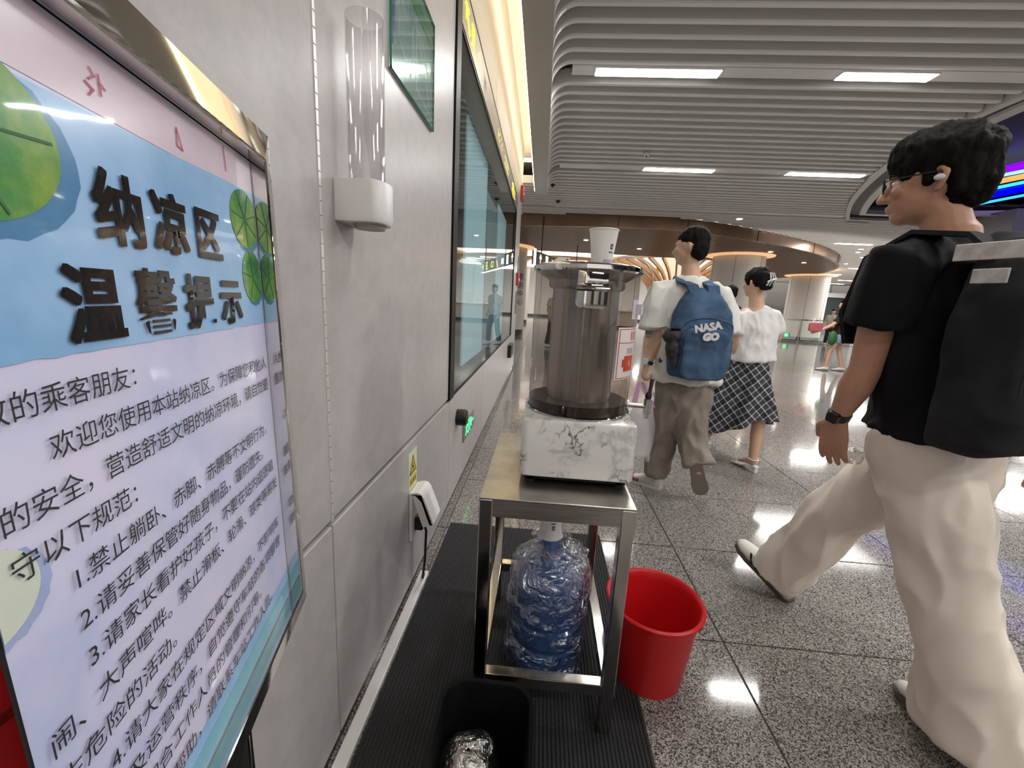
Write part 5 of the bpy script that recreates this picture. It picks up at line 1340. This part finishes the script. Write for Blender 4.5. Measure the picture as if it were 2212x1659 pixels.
# ---------------------------------------------------------------- man with the blue backpack
s = 1.0; Y = 2.85
mC = thing('person', (.95, Y, 0), 'person in loose white T-shirt and grey-brown trousers wearing a blue backpack, walking away', 'person')
Jc = dict(head=P(1492, 535, Y), face=(-.80, .60, 0), neck=P(1492, 598, Y), shL=P(1438, 632, Y), shR=P(1540, 640, Y), elL=P(1425, 722, 2.82), wrL=P(1398, 786, 2.82), handL=P(1384, 825, 2.82), elR=P(1550, 730, 2.86), wrR=P(1545, 790, 2.92), handR=P(1540, 820, 2.96),
          hipL=P(1450, 838, Y), hipR=P(1500, 842, Y), knL=P(1434, 930, 2.86), anL=P(1414, 1022, 2.90), toeL=P(1392, 1040, 2.95), knR=P(1490, 925, 2.76), anR=P(1508, 1010, 2.66), toeR=P(1510, 1028, 2.67))
Vc, W, R, side, _b = body(mC, Jc, s, M_skin2, .008, curlL=1.2)
hair_cap(mC, W, R, s, .98)
mid = (Vc['hipL'] + Vc['hipR']) / 2; sc_ = (Vc['shL'] + Vc['shR']) / 2
mb = MB()
chain(mb, [mid + Vector((0, 0, .06)), mid + Vector((0, 0, .15)), mid.lerp(sc_, .5), mid.lerp(sc_, .82), sc_ + Vector((0, 0, .01)), sc_.lerp(Vc['neck'], .6), Vc['neck'] + Vector((0, 0, -.008))], [(.235, .165), (.215, .155), (.20, .14), (.205, .14), (.19, .115), (.11, .085), (.072, .07)], side=side, n=28, r0=False, r1=False)
for q in 'LR':
    sh, el = Vc['sh' + q], Vc['el' + q]
    out_ = (sh - sc_).normalized()
    chain(mb, [sh + (sc_ - sh) * .35, sh + out_ * .02, sh.lerp(el, .45) + out_ * .035, sh.lerp(el, .88) + out_ * .03], [.080, .088, .098, .105], n=18, r1=False)
organic('t_shirt', mb, M_whitetee, mC, .010, 2, fold=(.026, 8, (1, 1, .4)))
mb = MB()
chain(mb, [mid + Vector((0, 0, .10)), mid + Vector((0, 0, -.08))], [(.16, .12), (.17, .13)], side=side, n=20)
for q, w1, w2 in (('L', .098, .095), ('R', .10, .10)):
    h_, k_, a_ = Vc['hip' + q], Vc['kn' + q], Vc['an' + q]
    chain(mb, [h_, h_.lerp(k_, .5), k_, k_.lerp(a_, .5), a_ + Vector((0, 0, .015))], [.115, .11, w1, w2, w2], n=18, r1=False)
organic('trousers', mb, M_greypants, mC, .010, 2, fold=(.030, 7.5, (1, 1, .5)))
M_sneak = mat('sneaker_pale', (.58, .56, .52), .55); M_sneak2 = mat('sneaker_panel', (.25, .07, .16), .5); M_sole2 = mat('sole_pale', (.62, .58, .52), .6); M_solegum = mat('sole_grey', (.22, .18, .16), .6)
hl_ = Vector((Vc['anL'].x + .045, Vc['anL'].y - .03, 0)); shoe(mC, hl_, hl_ + Vector((-.22, .16, .0)), (0, 0, 1), 1, M_sneak, M_sole2, None, M_sneak2)
h0 = P(1500, 1000, 2.60); shoe(mC, P(1503, 1002, 2.60), P(1516, 1066, 2.72) + Vector((0, 0, -.01)), (.1, .9, .3), 1.12, M_sneak, M_solegum)
wd = (Vc['elL'] - Vc['wrL']).normalized(); wc = Vc['wrL'] + wd * .012
mb = MB(); chain(mb, [wc - wd * .012, wc + wd * .012], [(.036, .030), (.037, .031)], side=side, n=16, r0=False, r1=False); wt = mb.build('watch_strap', M_black, mC, smooth=True)
vn = (Vector((-.7, -.7, .1)) - wd * Vector((-.7, -.7, .1)).dot(wd)).normalized(); vs = wd.cross(vn)
MB().loft([[wc + vn * (.027) + vs * a * .02 + wd * b2 * .022 for a, b2 in ((-1, -1), (1, -1), (1, 1), (-1, 1))], [wc + vn * .041 + vs * a * .019 + wd * b2 * .021 for a, b2 in ((-1, -1), (1, -1), (1, 1), (-1, 1))]]).build('watch_screen', mat('watch_screen', (.45, .66, .72), .2), wt, bev=.003)
# blue backpack
pc_ = P(1513, 722, 2.66); fb_ = Vector((.0, 1, 0))
bq = thing('backpack', tuple(pc_ - Vector((0, 0, .32))), 'blue backpack with white lettering and a dark pouch hanging at its side', 'backpack')
rings, r_, ff, uu = pack(None, pc_, fb_, .365, .19, .56, None, tilt=.02)
mb = MB(); mb.loft(rings)
mb.loft([[p * .0 + pc_ + r_ * x + ff * (-.095 - y) + uu * z for x, z in rrect(.26, .30, .05, 5, 0, -.12)] for y in (-.01, .03)])
organic('pack_body', mb, M_bluepack, bq, .010, 3, fold=(.012, 7, (1, 1, 1)))
# seam arcs
MB().tube([pc_ + r_ * (.14 * math.cos(a)) - ff * (.112) + uu * (.05 + .05 * math.sin(a)) for a in [PI * k / 12 for k in range(13)]], .004, 6).build('pocket_zip', mat('zip_navy', (.012, .03, .07), .5), bq, smooth=True)
M_printw = mat('print_white', (.68, .66, .66), .5)
put_text('front_lettering', 'NASA', .060, M_printw, bq, pc_ - r_ * .085 - ff * .142 + uu * .015, r_ + uu * .22, uu - r_ * .22, offset=.003, depth=.002)
put_text('front_lettering', 'GO', .058, M_printw, bq, pc_ - r_ * .035 - ff * .142 - uu * .028, r_ + uu * .1, uu, offset=.005, depth=.002)
for q, nm in (('L', 1), ('R', -1)):
    sh = Vc['sh' + q].lerp(sc_, .50)
    tp = pc_ + uu * .245 - r_ * nm * .055
    pts = [tp + ff * .01, tp.lerp(sh, .45) - ff * .055 + Vector((0, 0, .05)), sh - ff * .085 + Vector((0, 0, .070)), sh + Vector((0, 0, .105)), sh + ff * .12 + Vector((0, 0, .02)), sh + ff * .16 + Vector((0, 0, -.2)), pc_ - uu * .2 - r_ * nm * .17 + ff * .1]
    rg = []
    for i, p in enumerate(pts):
        t = (pts[min(i + 1, 6)] - pts[max(i - 1, 0)]).normalized(); nn = t.cross(r_).normalized()
        rg.append([p + r_ * .036 + nn * .007, p - r_ * .036 + nn * .007, p - r_ * .036 - nn * .007, p + r_ * .036 - nn * .007])
    MB().loft(rg).build('shoulder_strap', M_bluepack, bq, smooth=True)
mb = MB(); mb.ell(pc_ - r_ * .185 - ff * .06 - uu * .02, (.058, .05, .05)); mb.ell(pc_ - r_ * .18 - ff * .07 - uu * .09, (.042, .04, .08)); mb.ell(pc_ - r_ * .17 - ff * .08 - uu * .17, (.024, .024, .05))
organic('hanging_pouch', mb, mat('pouch_dark', (.03, .022, .026), .6), bq, .007, 1, fold=(.01, 20, (1, 1, 1)))
MB().box(tuple(pc_ - r_ * .215 - ff * .10 + uu * .02), tuple(pc_ - r_ * .215 - ff * .10 + uu * .02 + Vector((.06, .01, .012)))).build('pouch_clasp', M_chrome, bq)
# carrier bags in his left hand
M_film = mat('bag_film_white', (.72, .70, .74), .35, alpha=.42)
M_filmw = mat('bag_film_solid', (.74, .70, .72), .4)
noise_col(M_filmw, [(.45, (.74, .70, .73)), (.62, (.70, .62, .66)), (.72, (.72, .35, .40))], scale=9)
M_pinkf = mat('pink_handles', (.68, .38, .66), .4, alpha=.8)
def carrier(lab, cpx, cpy, wpx, hpx, Yc, m, mh, seed):
    c = P(cpx, cpy, Yc); k = (P(cpx + 50, cpy, Yc) - c).length / 50; w_ = wpx * k; h = hpx * k
    t = thing('carrier_bag', tuple(c - Vector((0, 0, h / 2))), lab, 'bag', None)
    mb = MB(); rg = []
    for i in range(14):
        q = i / 13; z = -h / 2 + h * q; kw = .82 + .2 * math.sin(PI * min(q * 1.1, 1)) - .35 * max(0, q - .8) * 2; 
        ring = []
        for j in range(28):
            a = 2 * PI * j / 28; x = w_ / 2 * kw * math.cos(a); y = .035 * math.sin(a) * (1.1 - q * .6)
            p = Vector((x, y, z)); nn = noise.noise(p * 14 + Vector((seed, 0, 0))) * .012
            ring.append(c + p + Vector((nn, nn, 0)))
        rg.append(ring)
    mb.loft(rg, True, False).build('bag_body', m, t, smooth=2)
    tp = c + Vector((0, 0, h / 2 - .01)); hd = Vc['handL'] + Vector((0, 0, .0))
    for q in (-1, 1):
        a = tp + Vector((q * w_ * .32, 0, 0)); e_ = hd + Vector((q * .012, 0, 0)); mm = a.lerp(e_, .5)
        MB().loft([[a + Vector((-.022, 0, 0)), a + Vector((.022, 0, 0)), a + Vector((.022, .003, 0)), a + Vector((-.022, .003, 0))], [mm + Vector((-.016, -.002, 0)), mm + Vector((.016, -.002, 0)), mm + Vector((.016, .003, 0)), mm + Vector((-.016, .003, 0))], [e_ + Vector((-.009, 0, 0)), e_ + Vector((.009, 0, 0)), e_ + Vector((.009, .003, 0)), e_ + Vector((-.009, .003, 0))]]).build('handle', mh, t, smooth=True)
    return t
carrier('translucent pink-handled carrier bag in the left hand of the man with the blue backpack', 1383, 930, 62, 115, 2.80, M_film, M_pinkf, 1.0)
carrier('white printed carrier bag beside the pink-handled one, held by the backpack man', 1418, 938, 42, 130, 2.86, M_filmw, M_film, 5.0)

# ---------------------------------------------------------------- woman in white top and plaid skirt
s = .93; Y = 3.42
mD = thing('person', (1.72, 3.5, 0), 'person in cropped white top and long black plaid skirt walking away, hair in a clip', 'person')
Jd = dict(head=P(1633, 612, Y), face=(-.45, .88, -.05), neck=P(1634, 662, Y), shL=P(1598, 682, Y), shR=P(1670, 684, Y), elL=P(1594, 738, 3.40), wrL=P(1589, 782, 3.44), handL=P(1590, 815, 3.46), elR=P(1678, 728, 3.46), wrR=P(1655, 735, 3.62), handR=P(1645, 725, 3.66),
          hipL=P(1604, 812, 3.46), hipR=P(1640, 812, 3.44), knL=P(1570, 880, 3.66), anL=(1.66, 3.93, .10), toeL=(1.60, 4.08, .03), knR=P(1640, 905, 3.42), anR=(1.83, 3.38, .10), toeR=(1.78, 3.53, .03))
Vd, W, R, side, _b = body(mD, Jd, s, M_skin2, .008)
mb = MB(); mb.ell(W(0, -.014, .040), (.088 * s, .105 * s, .092 * s), 20, 12, R); mb.ell(W(0, -.085, .01), (.07 * s, .055 * s, .075 * s), 18, 12, R)
organic('hair', mb, M_hair, mD, .007, 2, fold=(.008, 40, (1, 1, .4)))
cl = MB()
for k in range(3): cl.tube([W(-.045 + .03 * k, -.128, -.03), W(-.03 + .03 * k, -.150, .02), W(-.01 + .02 * k, -.125, .075)], .006, 8)
cl.tube([W(-.05, -.135, .0), W(.0, -.158, .02), W(.05, -.135, .03)], .007, 8)
cl.build('hair_clip', mat('clip_silver', (.55, .55, .56), .3, metal=.4), mD, smooth=True)
mid = (Vd['hipL'] + Vd['hipR']) / 2; sc_ = (Vd['shL'] + Vd['shR']) / 2
mb = MB(); lo = P(1626, 778, Y)
chain(mb, [lo, lo.lerp(sc_, .4), lo.lerp(sc_, .75), sc_ + Vector((0, 0, .01)), sc_.lerp(Vd['neck'], .6), Vd['neck'] + Vector((0, 0, -.022))], [(.165, .115), (.160, .112), (.168, .115), (.155, .09), (.10, .075), (.070, .066)], side=side, n=26, r0=False, r1=False)
for q in 'LR':
    sh, el = Vd['sh' + q], Vd['el' + q]
    chain(mb, [sh + (sc_ - sh) * .35, sh, sh.lerp(el, .5), sh.lerp(el, .72)], [.062, .068, .072, .070], n=16, r1=False)
organic('white_top', mb, M_whitetop, mD, .009, 2, fold=(.016, 10, (1, 1, .5)))
M_plaid = mat('plaid', (.03, .03, .035), .8)
n, l, b = NT(M_plaid)
def grid(rot, sc, w0, off=0):
    c = coords(M_plaid, (1, 1, 1), 'World', (0, rot, .3)); sx = n.new('ShaderNodeSeparateXYZ'); l.new(c, sx.inputs[0])
    a_ = n.new('ShaderNodeMath'); a_.operation = 'MULTIPLY'; a_.inputs[1].default_value = sc; l.new(sx.outputs['X'], a_.inputs[0])
    f2 = n.new('ShaderNodeMath'); f2.operation = 'FRACT'; l.new(a_.outputs[0], f2.inputs[0])
    g2 = n.new('ShaderNodeMath'); g2.operation = 'LESS_THAN'; g2.inputs[1].default_value = w0; l.new(f2.outputs[0], g2.inputs[0])
    return g2.outputs[0]
outs = [grid(.75, 22, .16), grid(-.80, 22, .16), grid(.75, 11, .5), grid(-.8, 11, .5)]
def addn(a, c, k1, k2):
    m_ = n.new('ShaderNodeMath'); m_.operation = 'MULTIPLY_ADD'; m_.inputs[1].default_value = k1; l.new(a, m_.inputs[0])
    if isinstance(c, (int, float)): m_.inputs[2].default_value = c
    else: l.new(c, m_.inputs[2])
    return m_.outputs[0]
v_ = addn(outs[0], 0.0, .5, 0); v_ = addn(outs[1], v_, .5, 0); v_ = addn(outs[2], v_, .16, 0); v_ = addn(outs[3], v_, .16, 0)
rp = ramp(n, [(0, (.014, .014, .018)), (.35, (.05, .052, .062)), (.75, (.36, .36, .39)), (1, (.62, .61, .62))]); l.new(v_, rp.inputs[0]); l.new(rp.outputs[0], b.inputs['Base Color'])
rings = []; top = P(1626, 772, Y); hemz = .40
for i in range(16):
    q = i / 15; z = top.z + (hemz - top.z) * q; c = Vector((top.x + .03 * q - .03 * q * q, top.y + .13 * q, z)); ring = []
    for j in range(64):
        a = 2 * PI * j / 64; rr_ = .135 + .20 * q ** 1.1; fold_ = 1 + .16 * q * math.sin(a * 7 + 1.4 * q) + .06 * q * math.sin(a * 13)
        ex = 1 + .35 * q * max(0, math.cos(a - math.radians(165))) ** 2
        dz = -.06 * q * q * math.sin(a * 2 + .6) - .07 * q * q * max(0, math.cos(a - math.radians(170)))
        ring.append(c + Vector((math.cos(a) * rr_ * fold_ * ex * .86, math.sin(a) * rr_ * .85 * fold_, dz)))
    rings.append(ring)
MB().loft(rings, False, False).build('plaid_skirt', M_plaid, mD, smooth=2, flipfix=False)
for q, hl in (('L', .0), ('R', .0)):
    an, to = Vd['an' + q], Vd['toe' + q]; d = (to - an); d.z = 0; d.normalize()
    hb = an - d * .035
    mb = MB(); fl0 = 0.0
    h1 = Vector((hb.x, hb.y, 0)); sd = d.cross(Vector((0, 0, 1)))
    mb.loft([[h1 + d * a * .018 * k + sd * c_ * .018 * k + Vector((0, 0, z)) for a, c_ in ((-1, -1), (1, -1), (1, 1), (-1, 1))] for z, k in ((0, .9), (.03, .95), (.055, 1.3))])
    so_ = mb.build('block_heel', M_whitetop, mD, smooth=False, bev=.003)
    tp_ = Vector((to.x, to.y, 0)) + d * .04
    MB().loft([[h1 + sd * .024 + Vector((0, 0, .055)), h1 - sd * .024 + Vector((0, 0, .055)), h1 - sd * .024 + Vector((0, 0, .062)), h1 + sd * .024 + Vector((0, 0, .062))], [h1.lerp(tp_, .55) + sd * .030 + Vector((0, 0, .012)), h1.lerp(tp_, .55) - sd * .030 + Vector((0, 0, .012)), h1.lerp(tp_, .55) - sd * .030 + Vector((0, 0, .020)), h1.lerp(tp_, .55) + sd * .030 + Vector((0, 0, .020))], [tp_ + sd * .026, tp_ - sd * .026, tp_ - sd * .026 + Vector((0, 0, .008)), tp_ + sd * .026 + Vector((0, 0, .008))]]).build('sandal_sole', M_whitetop, mD)
    mb = MB(); mb.tube([an + (d * math.cos(a) + sd * math.sin(a)) * .041 + Vector((0, 0, .01 + .006 * math.cos(a))) for a in [2 * PI * k / 18 for k in range(18)]], .005, 6, closed=True); mb.tube([hb + Vector((0, 0, -.02)) - d * .006, hb + Vector((0, 0, .015)) - d * .004], .005, 6)
    mb.tube([Vector((to.x, to.y, .012)) + sd * .034, Vector((to.x, to.y, .045)), Vector((to.x, to.y, .012)) - sd * .034], .006, 6)
    mb.build('sandal_strap', M_whitetop, mD, smooth=True)

# ---------------------------------------------------------------- people farther off
def simple_person(lab, J, s, skin, top, bot, hairm=None, shorts=False, vox=.014, long_hair=False, shoe_m=None, sleeve=.7):
    c = ((Vector(J['hipL']) + Vector(J['hipR'])) / 2)
    t = thing('person', (c.x, c.y, 0), lab, 'person')
    Ve, W, R, side, _ = body(t, J, s, skin, vox)
    hair_cap(t, W, R, s)
    mid = (Ve['hipL'] + Ve['hipR']) / 2; sc2 = (Ve['shL'] + Ve['shR']) / 2
    mb = MB(); chain(mb, [mid + Vector((0, 0, -.02)), mid.lerp(sc2, .5), mid.lerp(sc2, .85), sc2, sc2.lerp(Ve['neck'], .6), Ve['neck'] + Vector((0, 0, -.01))], [(.19 * s, .14 * s), (.175 * s, .13 * s), (.185 * s, .13 * s), (.17 * s, .1 * s), (.1 * s, .08 * s), (.07 * s, .068 * s)], side=side, n=22, r0=False, r1=False)
    for q in 'LR': chain(mb, [Ve['sh' + q].lerp(sc2, .3), Ve['sh' + q], Ve['sh' + q].lerp(Ve['el' + q], sleeve)], [.07 * s, .075 * s, .072 * s], n=14, r1=False)
    organic('shirt', mb, top, t, vox * .8, 2, fold=(.010, 7, (1, 1, .5)))
    mb = MB(); chain(mb, [mid + Vector((0, 0, .04)), mid + Vector((0, 0, -.08))], [(.155 * s, .12 * s), (.16 * s, .125 * s)], side=side, n=18)
    for q in 'LR':
        h_, k_, a_ = Ve['hip' + q], Ve['kn' + q], Ve['an' + q]
        if shorts: chain(mb, [h_, h_.lerp(k_, .45)], [.105 * s, .11 * s], n=16, r1=False)
        else: chain(mb, [h_, k_, a_ + Vector((0, 0, .02))], [.10 * s, .08 * s, .075 * s], n=16, r1=False)
    organic('shorts' if shorts else 'trousers', mb, bot, t, vox * .8, 2, fold=(.010, 7, (1, 1, .5)))
    for q in 'LR':
        an, to = Ve['an' + q], Ve['toe' + q]; d = to - an; d.z = 0; d.normalize(); hb = Vector((an.x, an.y, 0)) - d * .06
        shoe(t, hb, hb + d * .27 * s, (0, 0, 1), s, shoe_m or M_shoew, M_gum)
    return t, Ve
def stand(x, y, s, f, stride=.25, arm=0.0):
    f = Vector((*f, 0)).normalized(); L = Vector((-f.y, f.x, 0)); o = Vector((x, y, 0)); Z = Vector((0, 0, 1))
    g = lambda a, b2, z: o + (L * a + f * b2) * s + Z * z * s
    return dict(head=g(0, .03, 1.63), face=f, neck=g(0, 0, 1.47), shL=g(.17, 0, 1.40), shR=g(-.17, 0, 1.40), elL=g(.22, -.03 + arm, 1.12), elR=g(-.22, -.03, 1.12), wrL=g(.22, .08 + 1.5 * arm, .90 + .2 * arm), wrR=g(-.22, .06, .88), handL=g(.21, .12 + 2 * arm, .80 + .3 * arm), handR=g(-.21, .09, .78),
                hipL=g(.085, 0, .90), hipR=g(-.085, 0, .90), knL=g(.09, stride * .45, .48), knR=g(-.09, -stride * .25, .48), anL=g(.09, stride * .5, .09), anR=g(-.09, -stride * .6, .09), toeL=g(.09, stride * .5 + .14, .03), toeR=g(-.09, -stride * .6 + .14, .03))
M_dkjacket = cloth('dark_jacket', (.020, .014, .018), .2)
M_dkt = cloth('dark_maroon_top', (.030, .016, .020), .2)
M_plaidcream = cloth('cream_shirt', (.42, .40, .34), .2)
hb_ = P(1583, 640, 7)
simple_person('person in dark jacket, mostly hidden behind the woman in the white top, looking down', stand(hb_.x - .02, 7, .97, (-.5, .85)), .97, M_skin2, M_dkjacket, M_dkt, sleeve=.98)
Js = stand(7.17, 10.5, .97, (-.95, .3), .35, .30)
simple_person('distant person in dark top and blue denim shorts seen left of the black sleeve', Js, .97, M_skin2, M_dkt, M_denim, shorts=True)
hb2 = thing('handbag', (6.72, 10.45, .98), 'small red and white bag held by the distant person in denim shorts', 'bag')
mb = MB(); mb.loft([[Vector((6.55 + p[0], 10.40 + y, 1.03 + p[1])) for p in rrect(.30, .2, .05, 4)] for y in (0, .08)]); mb.build('bag_body', mat('bag_red', (.45, .10, .11), .5), hb2, bev=.01)
MB().tube([(6.45, 10.44, 1.12), (6.5, 10.44, 1.24), (6.62, 10.44, 1.24), (6.66, 10.44, 1.12)], .012, 6).build('bag_handle', M_shoew, hb2, smooth=True)
gb = MB(); gb.ell((6.92, 10.35, .80), (.10, .07, .17), 16, 10); g2_ = gb.build('green_pouch', mat('pouch_green', (.03, .13, .04), .6), loc=(6.92, 10.35, .66), smooth=True); tag(g2_, 'dark green pouch hanging beside the distant denim shorts', 'bag')
simple_person('tiny distant person beyond the glass railing, left of the denim shorts', stand(13.2, 20.0, .93, (-.4, -.9)), .93, M_skin2, M_plaidcream, M_dkt, vox=.02)
simple_person('person in cream shirt and dark trousers beyond the wall end, behind the dispenser', stand(.36, 12.0, .97, (.6, -.8)), .97, M_skin, M_plaidcream, M_dkt, vox=.016)
for o in list(bpy.data.objects):
    if '_w' in o: del o['_w']
